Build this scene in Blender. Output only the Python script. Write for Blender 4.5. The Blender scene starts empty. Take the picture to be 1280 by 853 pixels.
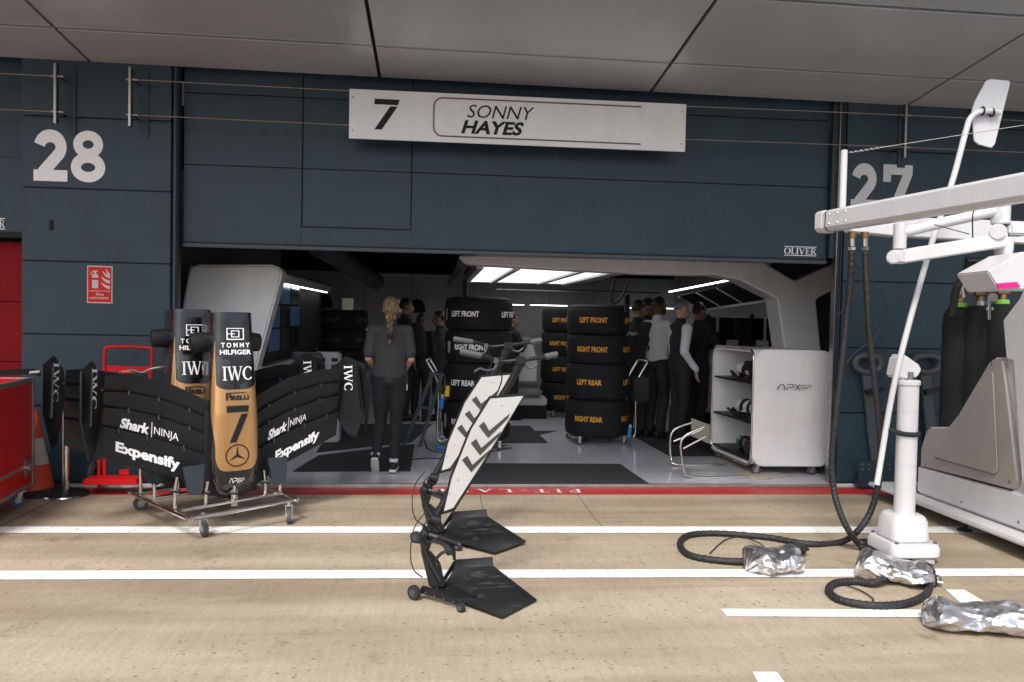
import bpy, bmesh, math, random
from mathutils import Vector as V, Matrix, noise
R_ = math.radians
PI = math.pi
random.seed(7)
scn = bpy.context.scene
col = scn.collection

# ---------------------------------------------------------------- camera
F_PX, YAW, PITCH, ROLL, EYE = 995.0, R_(5.4), math.asin(31/995), 0.02, 1.55
fwd = V((math.sin(YAW)*math.cos(PITCH), math.cos(YAW)*math.cos(PITCH), -math.sin(PITCH)))
r0 = V((math.cos(YAW), -math.sin(YAW), 0)); u0 = r0.cross(fwd)
CR = math.cos(ROLL)*r0 + math.sin(ROLL)*u0
CU = math.cos(ROLL)*u0 - math.sin(ROLL)*r0
cd = bpy.data.cameras.new('camera'); cam = bpy.data.objects.new('camera', cd); col.objects.link(cam)
cd.sensor_width = 36; cd.lens = 36*F_PX/1280; cd.clip_start = .05; cd.clip_end = 3000
m = Matrix.Identity(4)
for i in range(3):
    m[i][0], m[i][1], m[i][2] = CR[i], CU[i], -fwd[i]
m[2][3] = EYE
cam.matrix_world = m
scn.camera = cam
scn.render.resolution_x = 1280; scn.render.resolution_y = 853

# ---------------------------------------------------------------- daylight
EXPOSURE = 0.95
world = bpy.data.worlds.new('World'); scn.world = world; world.use_nodes = True
nt = world.node_tree; bg = nt.nodes['Background']
sky = nt.nodes.new('ShaderNodeTexSky'); sky.sky_type = 'NISHITA'; sky.sun_disc = False
SUN_EL, SUN_AZ = R_(52), R_(200)      # azimuth from +Y, clockwise: behind the camera
sky.sun_elevation = SUN_EL; sky.sun_rotation = SUN_AZ; sky.air_density = 1.0; sky.dust_density = 4
hs = nt.nodes.new('ShaderNodeHueSaturation'); hs.inputs['Saturation'].default_value = .8
nt.links.new(sky.outputs[0], hs.inputs['Color']); nt.links.new(hs.outputs[0], bg.inputs[0])
bg.inputs[1].default_value = 0.13
ld = bpy.data.lights.new('sun', 'SUN'); ld.energy = 1.4; ld.angle = R_(14); ld.color = (1, .97, .93)
sun = bpy.data.objects.new('sun', ld); col.objects.link(sun)
sd = V((math.sin(SUN_AZ)*math.cos(SUN_EL), math.cos(SUN_AZ)*math.cos(SUN_EL), math.sin(SUN_EL)))
sun.rotation_euler = sd.to_track_quat('Z', 'Y').to_euler(); sun.location = sd*30
vs = scn.view_settings; vs.view_transform = 'Standard'; vs.look = 'None'; vs.gamma = 1; vs.use_curve_mapping = False
vs.exposure = EXPOSURE

# ---------------------------------------------------------------- placing helpers
def ray(px, py):
    return fwd + CR*((px-640)/F_PX) - CU*((py-426.5)/F_PX)
def at(px, py, X=None, Y=None, Z=None):
    d = ray(px, py)
    t = X/d.x if X is not None else (Y/d.y if Y is not None else (Z-EYE)/d.z)
    p = d*t; return V((p.x, p.y, p.z+EYE))
def gz(px, py, z=0): return at(px, py, Z=z)

# ---------------------------------------------------------------- materials
MATS = {}
def mat(name, c, rough=.5, metal=0, var=.12, streak=0, vscale=6, bump=0, bscale=60, spec=.5, stretch=(1, 1, 1), emit=None, estr=0, coat=0, dirt=None, sheen=0):
    if name in MATS: return MATS[name]
    m = bpy.data.materials.new(name); m.use_nodes = True; n = m.node_tree.nodes; l = m.node_tree.links
    b = n['Principled BSDF']
    tc = n.new('ShaderNodeTexCoord'); mp = n.new('ShaderNodeMapping'); mp.inputs['Scale'].default_value = stretch
    l.new(tc.outputs['Object'], mp.inputs[0])
    ns = n.new('ShaderNodeTexNoise'); ns.inputs['Scale'].default_value = vscale; ns.inputs['Detail'].default_value = 6
    ns.inputs['Roughness'].default_value = .62
    l.new(mp.outputs[0], ns.inputs['Vector'])
    rp = n.new('ShaderNodeValToRGB'); rp.color_ramp.elements[0].position = .3; rp.color_ramp.elements[1].position = .7
    d = dirt or tuple(x*(1-var) for x in c)
    rp.color_ramp.elements[0].color = (*d, 1); rp.color_ramp.elements[1].color = (*[min(1, x*(1+var*.6)) for x in c], 1)
    l.new(ns.outputs[0], rp.inputs[0]); colo = rp.outputs[0]
    if streak:       # faint run-off streaks, scuffs and pale specks on a painted surface
        ms = n.new('ShaderNodeMapping'); ms.inputs['Scale'].default_value = (6, 6, .5); l.new(tc.outputs['Object'], ms.inputs[0])
        s1 = n.new('ShaderNodeTexNoise'); s1.inputs['Scale'].default_value = 2.2; s1.inputs['Detail'].default_value = 8; s1.inputs['Roughness'].default_value = .7; l.new(ms.outputs[0], s1.inputs['Vector'])
        r1 = n.new('ShaderNodeValToRGB'); r1.color_ramp.elements[0].position = .32; r1.color_ramp.elements[1].position = .7
        r1.color_ramp.elements[0].color = (1-streak,)*3+(1,); r1.color_ramp.elements[1].color = (1+streak,)*3+(1,); l.new(s1.outputs[0], r1.inputs[0])
        x1 = n.new('ShaderNodeMix'); x1.data_type = 'RGBA'; x1.blend_type = 'MULTIPLY'; x1.inputs[0].default_value = 1; l.new(colo, x1.inputs[6]); l.new(r1.outputs[0], x1.inputs[7])
        sv = n.new('ShaderNodeTexVoronoi'); sv.inputs['Scale'].default_value = 9; l.new(tc.outputs['Object'], sv.inputs['Vector'])
        r3 = n.new('ShaderNodeValToRGB'); r3.color_ramp.elements[0].position = .035; r3.color_ramp.elements[0].color = (.5, .5, .5, 1); r3.color_ramp.elements[1].position = .06; r3.color_ramp.elements[1].color = (0, 0, 0, 1); l.new(sv.outputs['Distance'], r3.inputs[0])
        s4 = n.new('ShaderNodeTexNoise'); s4.inputs['Scale'].default_value = 1.1; l.new(tc.outputs['Object'], s4.inputs['Vector'])
        r4 = n.new('ShaderNodeValToRGB'); r4.color_ramp.elements[0].position = .5; r4.color_ramp.elements[1].position = .62; l.new(s4.outputs[0], r4.inputs[0])
        m4 = n.new('ShaderNodeMath'); m4.operation = 'MULTIPLY'; l.new(r3.outputs[0], m4.inputs[0]); l.new(r4.outputs[0], m4.inputs[1])
        x2 = n.new('ShaderNodeMix'); x2.data_type = 'RGBA'; l.new(m4.outputs[0], x2.inputs[0]); l.new(x1.outputs[2], x2.inputs[6]); x2.inputs[7].default_value = (.3, .32, .34, 1)
        colo = x2.outputs[2]
    l.new(colo, b.inputs['Base Color'])
    mr = n.new('ShaderNodeMapRange'); mr.inputs[3].default_value = max(.02, rough*.85); mr.inputs[4].default_value = min(1, rough*1.15)
    l.new(ns.outputs[0], mr.inputs[0]); l.new(mr.outputs[0], b.inputs['Roughness'])
    b.inputs['Metallic'].default_value = metal; b.inputs['Specular IOR Level'].default_value = spec
    b.inputs['Coat Weight'].default_value = coat; b.inputs['Coat Roughness'].default_value = .1
    if sheen: b.inputs['Sheen Weight'].default_value = sheen
    if bump:
        n2 = n.new('ShaderNodeTexNoise'); n2.inputs['Scale'].default_value = bscale; n2.inputs['Detail'].default_value = 4
        l.new(mp.outputs[0], n2.inputs['Vector'])
        bp = n.new('ShaderNodeBump'); bp.inputs['Strength'].default_value = bump; bp.inputs['Distance'].default_value = .01
        l.new(n2.outputs[0], bp.inputs['Height']); l.new(bp.outputs[0], b.inputs['Normal'])
    if emit:
        b.inputs['Emission Color'].default_value = (*emit, 1); b.inputs['Emission Strength'].default_value = estr
    MATS[name] = m; return m

mat('slate', (.024, .048, .067), .42, spec=.35, var=.2, vscale=1.6, streak=.09, bump=.06, bscale=9)
mat('slate_seam', (.012, .016, .02), .7)
mat('soffit', (.53, .56, .58), .3, metal=.3, var=.1, vscale=1.2, bump=.02, bscale=4)
mat('joint_dark', (.012, .014, .016), .8)
mat('white_paint', (.79, .79, .80), .33, var=.05, streak=.035, vscale=3, coat=.3)
mat('gantry_white', (.56, .56, .57), .36, var=.05, streak=.04, vscale=3, coat=.2)
mat('white_dull', (.6, .6, .61), .45, var=.08, vscale=2)
mat('white_letter', (.92, .92, .93), .5, var=.05)
mat('grey_letter', (.62, .63, .65), .5, var=.12, vscale=4)
mat('chrome', (.62, .6, .58), .16, metal=1, var=.1, vscale=10)
mat('steel', (.36, .34, .32), .32, metal=1, var=.15, vscale=10)
mat('cable_steel', (.4, .33, .27), .4, metal=1)
mat('carbon', (.007, .0085, .011), .42, spec=.4, var=.25, vscale=5, bump=.08, bscale=300)
mat('carbon_gloss', (.012, .012, .014), .2, var=.3, vscale=5, coat=.6)
mat('black_plastic', (.011, .011, .012), .45, var=.2, spec=.35)
mat('blade_grey', (.018, .026, .033), .5, var=.15, vscale=6)
mat('asphalt', (.13, .13, .13), .85, var=.25, vscale=2, bump=.3, bscale=80)
mat('black_matt', (.008, .009, .01), .85, var=.3, vscale=8)
mat('rubber', (.02, .02, .022), .75, var=.3, vscale=20, bump=.1)
mat('grey_rubber', (.06, .063, .066), .7, var=.1, vscale=20)
mat('gold', (.55, .30, .12), .26, metal=.55, var=.08, vscale=4, coat=.8)
mat('red_paint', (.56, .008, .010), .45, var=.12, vscale=4, spec=.25, coat=.06)
mat('red_wall', (.22, .004, .008), .6, var=.2, vscale=2, spec=.15)
mat('red_stripe', (.36, .022, .022), .6, var=.22, vscale=7, dirt=(.24, .03, .03))
mat('alu', (.5, .5, .5), .35, metal=.9, var=.15, vscale=12)
mat('orange', (.62, .07, .03), .45, var=.15, vscale=8)
mat('dark_blue', (.02, .035, .05), .45, var=.2)
mat('tool_grey', (.055, .065, .075), .5, var=.15, vscale=6)
mat('blanket', (.009, .010, .012), .78, var=.4, vscale=7, bump=.7, bscale=11, spec=.35)
mat('yellow_letter', (.72, .34, .03), .6, var=.1)
mat('tan_panel', (.4, .37, .3), .6)
mat('mat_cloth', (.018, .024, .028), .9, var=.2, vscale=30, bump=.3, bscale=300)
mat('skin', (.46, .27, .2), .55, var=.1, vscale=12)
mat('skin_shaded', (.26, .145, .10), .6, var=.15, vscale=12)  # skin darkened in its colour to put people further in into shade
mat('sign_bronze', (.13, .10, .07), .5)
mat('skin_dark', (.09, .045, .03), .5, var=.1, vscale=12)
mat('hair_blond', (.25, .165, .09), .5, var=.75, vscale=30, stretch=(3, 3, .4), bump=1.0, bscale=60)
mat('hair_dark', (.012, .009, .008), .5, var=.3, vscale=40, bump=.4, bscale=80)
mat('hair_grey', (.17, .16, .15), .6, var=.3, vscale=40, bump=.4, bscale=80)
mat('shirt_grey', (.045, .046, .051), .85, var=.12, vscale=9, bump=.25, bscale=14)
mat('jeans', (.012, .014, .018), .85, var=.3, vscale=14, bump=.3, bscale=22)
mat('cloth_black', (.012, .013, .015), .85, var=.3, vscale=12, bump=.3, bscale=18)
mat('cloth_white', (.6, .61, .68), .8, var=.08, vscale=9, bump=.3, bscale=14)
mat('sole', (.62, .6, .55), .6)
mat('light_panel', (.9, .9, .9), .5, emit=(1, .99, .96), estr=.75)
mat('strip_light', (.9, .9, .9), .5, emit=(.95, .98, 1), estr=3)
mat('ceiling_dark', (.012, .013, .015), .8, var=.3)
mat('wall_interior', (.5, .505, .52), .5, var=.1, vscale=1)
mat('lit_niche', (.35, .36, .3), .5, emit=(.8, .85, .6), estr=.05)
mat('screen', (.01, .012, .015), .15, var=.3)
mat('seat_grey', (.17, .18, .18), .5, var=.1)
mat('beige_grey', (.3, .275, .26), .42, var=.08, vscale=3, bump=.02, bscale=30)
mat('blue_plastic', (.02, .16, .5), .4)
mat('green_cap', (.3, .8, .1), .5)
mat('pink', (.75, .01, .2), .4)
mat('brass', (.35, .22, .12), .35, metal=.9)
mat('yellow_plastic', (.7, .5, .03), .4)
mat('blue_wheel', (.03, .12, .25), .5)
mat('cone_white', (.55, .5, .48), .6, var=.2)
mat('blue_screen', (.01, .02, .04), .2, var=.8, vscale=5, emit=(.05, .13, .28), estr=.07)

def node_mat(name):
    m = bpy.data.materials.new(name); m.use_nodes = True; MATS[name] = m
    return m, m.node_tree.nodes, m.node_tree.links, m.node_tree.nodes['Principled BSDF']

def concrete():
    m, n, l, b = node_mat('concrete')
    tc = n.new('ShaderNodeTexCoord')
    def noi(sc, det, stretch=(1, 1, 1), rot=0, rough=.6):
        mp = n.new('ShaderNodeMapping'); mp.inputs['Scale'].default_value = stretch; mp.inputs['Rotation'].default_value = (0, 0, rot)
        l.new(tc.outputs['Object'], mp.inputs[0]); t = n.new('ShaderNodeTexNoise'); t.inputs['Scale'].default_value = sc
        t.inputs['Detail'].default_value = det; t.inputs['Roughness'].default_value = rough; l.new(mp.outputs[0], t.inputs['Vector']); return t
    def ramp(src, a, ca, b_, cb):
        r = n.new('ShaderNodeValToRGB'); r.color_ramp.elements[0].position = a; r.color_ramp.elements[0].color = (*ca, 1)
        r.color_ramp.elements[1].position = b_; r.color_ramp.elements[1].color = (*cb, 1); l.new(src, r.inputs[0]); return r
    def mul(a, b_, f=1, mode='MULTIPLY'):
        x = n.new('ShaderNodeMix'); x.data_type = 'RGBA'; x.blend_type = mode; x.inputs[0].default_value = f
        l.new(a, x.inputs[6]); l.new(b_, x.inputs[7]); return x.outputs[2]
    base = ramp(noi(.8, 8, rough=.6).outputs[0], .3, (.325, .27, .198), .72, (.425, .365, .278))
    streak = ramp(noi(7, 6, (5, .5, 1), .5).outputs[0], .35, (.92, .92, .92), .65, (1.04, 1.04, 1.04))
    fine = ramp(noi(70, 4).outputs[0], .3, (.84, .83, .81), .7, (1.1, 1.1, 1.1))
    c = mul(base.outputs[0], streak.outputs[0]); c = mul(c, fine.outputs[0])
    # wide, soft tyre-worn bands along the lane and pits where the surface has worn
    band = ramp(noi(1.1, 5, (.22, 1.7, 1)).outputs[0], .36, (.68, .65, .62), .62, (1.04, 1.04, 1.04)); c = mul(c, band.outputs[0])
    # oil spots, rubber scuffs and faint patches
    spots = ramp(noi(2.6, 7, (1, 1, 1), 0, .72).outputs[0], .58, (1, 1, 1), .74, (.55, .51, .48)); c = mul(c, spots.outputs[0])
    scuff = ramp(noi(3.2, 5, (.10, 2.2, 1), .04, .6).outputs[0], .62, (1, 1, 1), .72, (.80, .78, .77)); c = mul(c, scuff.outputs[0])
    vo = n.new('ShaderNodeTexVoronoi'); vo.inputs['Scale'].default_value = 19; l.new(tc.outputs['Object'], vo.inputs['Vector'])
    pit = ramp(vo.outputs['Distance'], .13, (1, 1, 1), .24, (0, 0, 0))
    pm = ramp(noi(1.1, 5, (.5, 1.8, 1)).outputs[0], .38, (0, 0, 0), .56, (1, 1, 1))
    pn = ramp(noi(22, 3).outputs[0], .42, (0, 0, 0), .56, (1, 1, 1))
    k = mul(pit.outputs[0], pm.outputs[0]); k = mul(k, pn.outputs[0])
    mx = n.new('ShaderNodeMix'); mx.data_type = 'RGBA'; l.new(k, mx.inputs[0]); l.new(c, mx.inputs[6]); mx.inputs[7].default_value = (.15, .115, .085, 1)
    v3 = n.new('ShaderNodeTexVoronoi'); v3.inputs['Scale'].default_value = 90; l.new(tc.outputs['Object'], v3.inputs['Vector'])
    ag = ramp(v3.outputs['Color'], .72, (0, 0, 0), .9, (1, 1, 1))
    m2 = n.new('ShaderNodeMix'); m2.data_type = 'RGBA'; l.new(mul(ag.outputs[0], fine.outputs[0]), m2.inputs[0]); l.new(mx.outputs[2], m2.inputs[6])
    m2.inputs[7].default_value = (.28, .22, .16, 1)
    m3 = n.new('ShaderNodeMix'); m3.data_type = 'RGBA'; m3.inputs[0].default_value = .45; l.new(mx.outputs[2], m3.inputs[6]); l.new(m2.outputs[2], m3.inputs[7])
    l.new(m3.outputs[2], b.inputs['Base Color']); b.inputs['Roughness'].default_value = .82; b.inputs['Specular IOR Level'].default_value = .3
    ad = n.new('ShaderNodeMath'); ad.operation = 'ADD'; l.new(noi(60, 6, (1.6, .6, 1), .5).outputs[0], ad.inputs[0]); l.new(noi(7, 6, (5, .5, 1), .5).outputs[0], ad.inputs[1])
    bp = n.new('ShaderNodeBump'); bp.inputs['Strength'].default_value = .35; bp.inputs['Distance'].default_value = .006
    l.new(ad.outputs[0], bp.inputs['Height']); l.new(bp.outputs[0], b.inputs['Normal'])
concrete()

def worn_paint(name, c, under, lo=.36, hi=.42, rough=.6):
    m, n, l, b = node_mat(name)
    tc = n.new('ShaderNodeTexCoord'); t = n.new('ShaderNodeTexNoise'); t.inputs['Scale'].default_value = 28; t.inputs['Detail'].default_value = 8; t.inputs['Roughness'].default_value = .7
    l.new(tc.outputs['Object'], t.inputs['Vector'])
    r = n.new('ShaderNodeValToRGB'); e = r.color_ramp.elements; e[0].position = lo; e[0].color = (*under, 1); e[1].position = hi; e[1].color = (*c, 1)
    x = e.new(.75); x.color = (*[v*1.06 for v in c], 1)
    l.new(t.outputs[0], r.inputs[0]); l.new(r.outputs[0], b.inputs['Base Color']); b.inputs['Roughness'].default_value = rough
worn_paint('lane_white', (.76, .75, .74), (.46, .40, .31), .37, .44)
worn_paint('lane_red', (.40, .018, .018), (.28, .035, .03), .36, .46, .5)

def floor_mat():
    m, n, l, b = node_mat('garage_floor_paint')
    tc = n.new('ShaderNodeTexCoord'); t = n.new('ShaderNodeTexNoise'); t.inputs['Scale'].default_value = 1.5; t.inputs['Detail'].default_value = 6
    l.new(tc.outputs['Object'], t.inputs['Vector'])
    r = n.new('ShaderNodeValToRGB'); r.color_ramp.elements[0].position = .3; r.color_ramp.elements[1].position = .7
    r.color_ramp.elements[0].color = (.50, .51, .56, 1); r.color_ramp.elements[1].color = (.58, .59, .64, 1)
    l.new(t.outputs[0], r.inputs[0]); l.new(r.outputs[0], b.inputs['Base Color'])
    mr = n.new('ShaderNodeMapRange'); mr.inputs[3].default_value = .06; mr.inputs[4].default_value = .2; l.new(t.outputs[0], mr.inputs[0]); l.new(mr.outputs[0], b.inputs['Roughness'])
floor_mat()

def camo():
    m, n, l, b = node_mat('camo_black')
    tc = n.new('ShaderNodeTexCoord'); mp = n.new('ShaderNodeMapping'); mp.inputs['Rotation'].default_value = (0, .7, 0); mp.inputs['Scale'].default_value = (1, .2, 1)
    l.new(tc.outputs['Object'], mp.inputs[0])
    w = n.new('ShaderNodeTexVoronoi'); w.inputs['Scale'].default_value = 9; w.distance = 'CHEBYCHEV'; l.new(mp.outputs[0], w.inputs['Vector'])
    r = n.new('ShaderNodeValToRGB'); r.color_ramp.interpolation = 'CONSTANT'; e = r.color_ramp.elements
    e[0].color = (.004, .004, .005, 1); e[1].position = .55; e[1].color = (.011, .012, .014, 1); x = e.new(.8); x.color = (.026, .029, .035, 1)
    l.new(w.outputs['Color'], r.inputs[0]); l.new(r.outputs[0], b.inputs['Base Color']); b.inputs['Roughness'].default_value = .2; b.inputs['Coat Weight'].default_value = .6
camo()

def weave():
    m, n, l, b = node_mat('carbon_weave')
    tc = n.new('ShaderNodeTexCoord')
    w = n.new('ShaderNodeTexWave'); w.inputs['Scale'].default_value = 28; w.bands_direction = 'DIAGONAL'; l.new(tc.outputs['Object'], w.inputs['Vector'])
    r = n.new('ShaderNodeValToRGB'); r.color_ramp.elements[0].color = (.003, .003, .004, 1); r.color_ramp.elements[1].color = (.017, .018, .02, 1); l.new(w.outputs[0], r.inputs[0])
    ns = n.new('ShaderNodeTexNoise'); ns.inputs['Scale'].default_value = 9; ns.inputs['Detail'].default_value = 8; ns.inputs['Roughness'].default_value = .75
    mp = n.new('ShaderNodeMapping'); mp.inputs['Rotation'].default_value = (0, 0, .9); mp.inputs['Scale'].default_value = (.7, 4, 1); l.new(tc.outputs['Object'], mp.inputs[0]); l.new(mp.outputs[0], ns.inputs['Vector'])
    r2 = n.new('ShaderNodeValToRGB'); r2.color_ramp.elements[0].position = .55; r2.color_ramp.elements[0].color = (0, 0, 0, 1); r2.color_ramp.elements[1].position = .8; r2.color_ramp.elements[1].color = (.5, .5, .5, 1)
    l.new(ns.outputs[0], r2.inputs[0])
    mx = n.new('ShaderNodeMix'); mx.data_type = 'RGBA'; l.new(r2.outputs[0], mx.inputs[0]); l.new(r.outputs[0], mx.inputs[6]); mx.inputs[7].default_value = (.2, .2, .21, 1)
    l.new(mx.outputs[2], b.inputs['Base Color']); b.inputs['Roughness'].default_value = .36; b.inputs['Specular IOR Level'].default_value = .3
weave()

def foil():
    m, n, l, b = node_mat('silver_foil')
    tc = n.new('ShaderNodeTexCoord'); b.inputs['Metallic'].default_value = 1; b.inputs['Base Color'].default_value = (.74, .74, .76, 1); b.inputs['Roughness'].default_value = .32
    vo = n.new('ShaderNodeTexVoronoi'); vo.inputs['Scale'].default_value = 9; vo.feature = 'F1'
    ns = n.new('ShaderNodeTexNoise'); ns.inputs['Scale'].default_value = 8; ns.inputs['Detail'].default_value = 3; l.new(tc.outputs['Object'], ns.inputs['Vector'])
    av = n.new('ShaderNodeVectorMath'); av.operation = 'MULTIPLY_ADD'; l.new(ns.outputs['Color'], av.inputs[0]); av.inputs[1].default_value = (.12, .12, .12); l.new(tc.outputs['Object'], av.inputs[2])
    l.new(av.outputs[0], vo.inputs['Vector'])
    ad = n.new('ShaderNodeMath'); ad.operation = 'ADD'; l.new(vo.outputs['Distance'], ad.inputs[0]); l.new(ns.outputs[0], ad.inputs[1])
    bp = n.new('ShaderNodeBump'); bp.inputs['Strength'].default_value = .7; bp.inputs['Distance'].default_value = .03; l.new(ad.outputs[0], bp.inputs['Height']); l.new(bp.outputs[0], b.inputs['Normal'])
foil()

# ---------------------------------------------------------------- object helpers
WM = {}
def tag(o, label=None, cat=None, group=None, kind=None):
    if label: o['label'] = label
    if cat: o['category'] = cat
    if group: o['group'] = group
    if kind: o['kind'] = kind
    return o
def thing(name, label, cat, loc=(0, 0, 0), rot=(0, 0, 0), group=None):
    o = bpy.data.objects.new(name, None); col.objects.link(o); o.empty_display_size = .1
    o.location = loc
    if not hasattr(rot, '__len__'): rot = (0, 0, rot)
    o.rotation_euler = rot
    from mathutils import Euler
    WM[o.name] = Matrix.Translation(V(loc)) @ Euler(rot).to_matrix().to_4x4()
    return tag(o, label, cat, group)
def kids(o): return [c for c in bpy.data.objects if c.parent == o]
def copy_tree(o, parent=None):
    c = o.copy(); col.objects.link(c)
    if parent: c.parent = parent
    for ch in kids(o): copy_tree(ch, c)
    return c

def sm(pts, n=6, closed=False):
    pts = [V(p) for p in pts]
    if len(pts) < 3: return pts
    out = []; N = len(pts)
    rng = range(N if closed else N-1)
    for i in rng:
        if closed: p0, p1, p2, p3 = pts[i-1], pts[i], pts[(i+1) % N], pts[(i+2) % N]
        else:
            p1, p2 = pts[i], pts[i+1]; p0 = pts[i-1] if i else p1*2-p2; p3 = pts[i+2] if i+2 < N else p2*2-p1
        for k in range(n):
            t = k/n
            out.append(.5*((2*p1)+(p2-p0)*t+(2*p0-5*p1+4*p2-p3)*t*t+(3*p1-p0-3*p2+p3)*t**3))
    if not closed: out.append(pts[-1])
    return out

class MB:
    def __init__(s): s.v = []; s.f = []
    def mesh(s, vs_, fs):
        o = len(s.v); s.v += [V(v) for v in vs_]; s.f += [tuple(i+o for i in f) for f in fs]; return s
    def box(s, c, d, rot=None):
        hx, hy, hz = d[0]/2, d[1]/2, d[2]/2
        vs_ = [V((x, y, z)) for x in (-hx, hx) for y in (-hy, hy) for z in (-hz, hz)]
        if rot is not None:
            M = rot if isinstance(rot, Matrix) else Matrix.Rotation(rot, 3, 'Z')
            vs_ = [M @ v for v in vs_]
        c = V(c)
        return s.mesh([v+c for v in vs_], [(0, 1, 3, 2), (4, 6, 7, 5), (0, 4, 5, 1), (2, 3, 7, 6), (0, 2, 6, 4), (1, 5, 7, 3)])
    def b2(s, a, b): return s.box([(a[i]+b[i])/2 for i in range(3)], [abs(b[i]-a[i]) for i in range(3)])
    def bar(s, p, q, w, h, up=(0, 0, 1)):
        p, q = V(p), V(q); d = (q-p); L = d.length; d.normalize(); up = V(up)
        x = d.cross(up)
        if x.length < 1e-4: x = d.cross(V((1, 0, 0)))
        x.normalize(); z = x.cross(d)
        M = Matrix((x, d, z)).transposed()
        return s.box((p+q)/2, (w, L, h), M)
    def tube(s, pts, r, n=10, closed=False, ref=None, round_=False):
        pts = [V(p) for p in pts]; N = len(pts)
        rs = r if isinstance(r, list) else [r]*N
        rs = [(a, a) if not isinstance(a, (list, tuple)) else a for a in rs]
        if round_:
            d0 = (pts[0]-pts[1]).normalized(); d1 = (pts[-1]-pts[-2]).normalized()
            a, b = rs[0], rs[-1]
            def cap(p, d, q, rev):
                o = [(p+d*min(q)*math.sin(t), (q[0]*math.cos(t), q[1]*math.cos(t))) for t in (R_(30), R_(60), R_(82))]
                return o[::-1] if rev else o
            A = cap(pts[0], d0, a, True); B = cap(pts[-1], d1, b, False)
            pts = [x[0] for x in A]+pts+[x[0] for x in B]; rs = [x[1] for x in A]+rs+[x[1] for x in B]; N = len(pts)
        rings = []; prev = None
        for i in range(N):
            if closed: t = pts[(i+1) % N]-pts[i-1]
            else: t = pts[min(i+1, N-1)]-pts[max(i-1, 0)]
            if t.length < 1e-9: t = V((0, 0, 1))
            t.normalize()
            if ref is not None: x = V(ref)-t*t.dot(V(ref))
            elif prev is None:
                x = t.cross(V((0, 0, 1)))
                if x.length < .1: x = t.cross(V((0, 1, 0)))
            else: x = prev-t*prev.dot(t)
            x.normalize(); prev = x; y = t.cross(x)
            rings.append([pts[i]+x*rs[i][0]*math.cos(2*PI*k/n)+y*rs[i][1]*math.sin(2*PI*k/n) for k in range(n)])
        vs_ = [v for g in rings for v in g]; fs = []
        for i in range(N if closed else N-1):
            j = (i+1) % N
            for k in range(n): fs.append((i*n+k, i*n+(k+1) % n, j*n+(k+1) % n, j*n+k))
        if not closed: fs.append(tuple(range(n-1, -1, -1))); fs.append(tuple((N-1)*n+k for k in range(n)))
        return s.mesh(vs_, fs)
    def cyl(s, p, q, r, n=20): return s.tube([p, q], r, n)
    def ball(s, c, r, n=14, M=None):
        r = r if hasattr(r, '__len__') else (r, r, r); c = V(c); vs_ = []; fs = []; m_ = n//2
        for i in range(1, m_):
            a = PI*i/m_
            for k in range(n):
                b = 2*PI*k/n; vs_.append(V((r[0]*math.sin(a)*math.cos(b), r[1]*math.sin(a)*math.sin(b), r[2]*math.cos(a))))
        vs_ += [V((0, 0, r[2])), V((0, 0, -r[2]))]; T = len(vs_)-2
        for i in range(m_-2):
            for k in range(n): fs.append((i*n+k, (i+1)*n+k, (i+1)*n+(k+1) % n, i*n+(k+1) % n))
        for k in range(n): fs.append((T, k, (k+1) % n)); fs.append((T+1, (m_-2)*n+(k+1) % n, (m_-2)*n+k))
        if M is not None: vs_ = [M @ v for v in vs_]
        return s.mesh([v+c for v in vs_], fs)
    def lathe(s, prof, c=(0, 0, 0), n=32, axis='Z'):
        vs_ = []; fs = []; c = V(c)
        for r, z in prof:
            for k in range(n):
                a = 2*PI*k/n; x, y = r*math.cos(a), r*math.sin(a)
                vs_.append(c+(V((x, y, z)) if axis == 'Z' else (V((x, z, y)) if axis == 'Y' else V((z, x, y)))))
        P = len(prof)
        for i in range(P-1):
            for k in range(n): fs.append((i*n+k, i*n+(k+1) % n, (i+1)*n+(k+1) % n, (i+1)*n+k))
        fs.append(tuple(range(n-1, -1, -1))); fs.append(tuple((P-1)*n+k for k in range(n)))
        return s.mesh(vs_, fs)
    def prism(s, poly, d):            # poly: 3-D points, d: extrusion vector
        n = len(poly); d = V(d); P = [V(p) for p in poly]
        return s.mesh(P+[p+d for p in P], [tuple(range(n-1, -1, -1)), tuple(range(n, 2*n))]+[(i, (i+1) % n, n+(i+1) % n, n+i) for i in range(n)])
    def grid(s, fn, nu, nv):
        vs_ = [fn(i/nu, j/nv) for j in range(nv+1) for i in range(nu+1)]
        return s.mesh(vs_, [(j*(nu+1)+i, j*(nu+1)+i+1, (j+1)*(nu+1)+i+1, (j+1)*(nu+1)+i) for j in range(nv) for i in range(nu)])
    def slab(s, fn, nu, nv, th):      # closed shell round a surface; th: thickness vector
        th = V(th); a = [fn(i/nu, j/nv) for j in range(nv+1) for i in range(nu+1)]; W = nu+1; K = len(a)
        fs = [(j*W+i, j*W+i+1, (j+1)*W+i+1, (j+1)*W+i) for j in range(nv) for i in range(nu)]
        fs += [tuple(K+q for q in f[::-1]) for f in fs]
        per = [i for i in range(W)]+[j*W+nu for j in range(1, nv+1)]+[nv*W+i for i in range(nu-1, -1, -1)]+[j*W for j in range(nv-1, 0, -1)]
        for q in range(len(per)):
            x, y = per[q], per[(q+1) % len(per)]; fs.append((y, x, K+x, K+y))
        return s.mesh(a+[p+th for p in a], fs)
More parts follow.
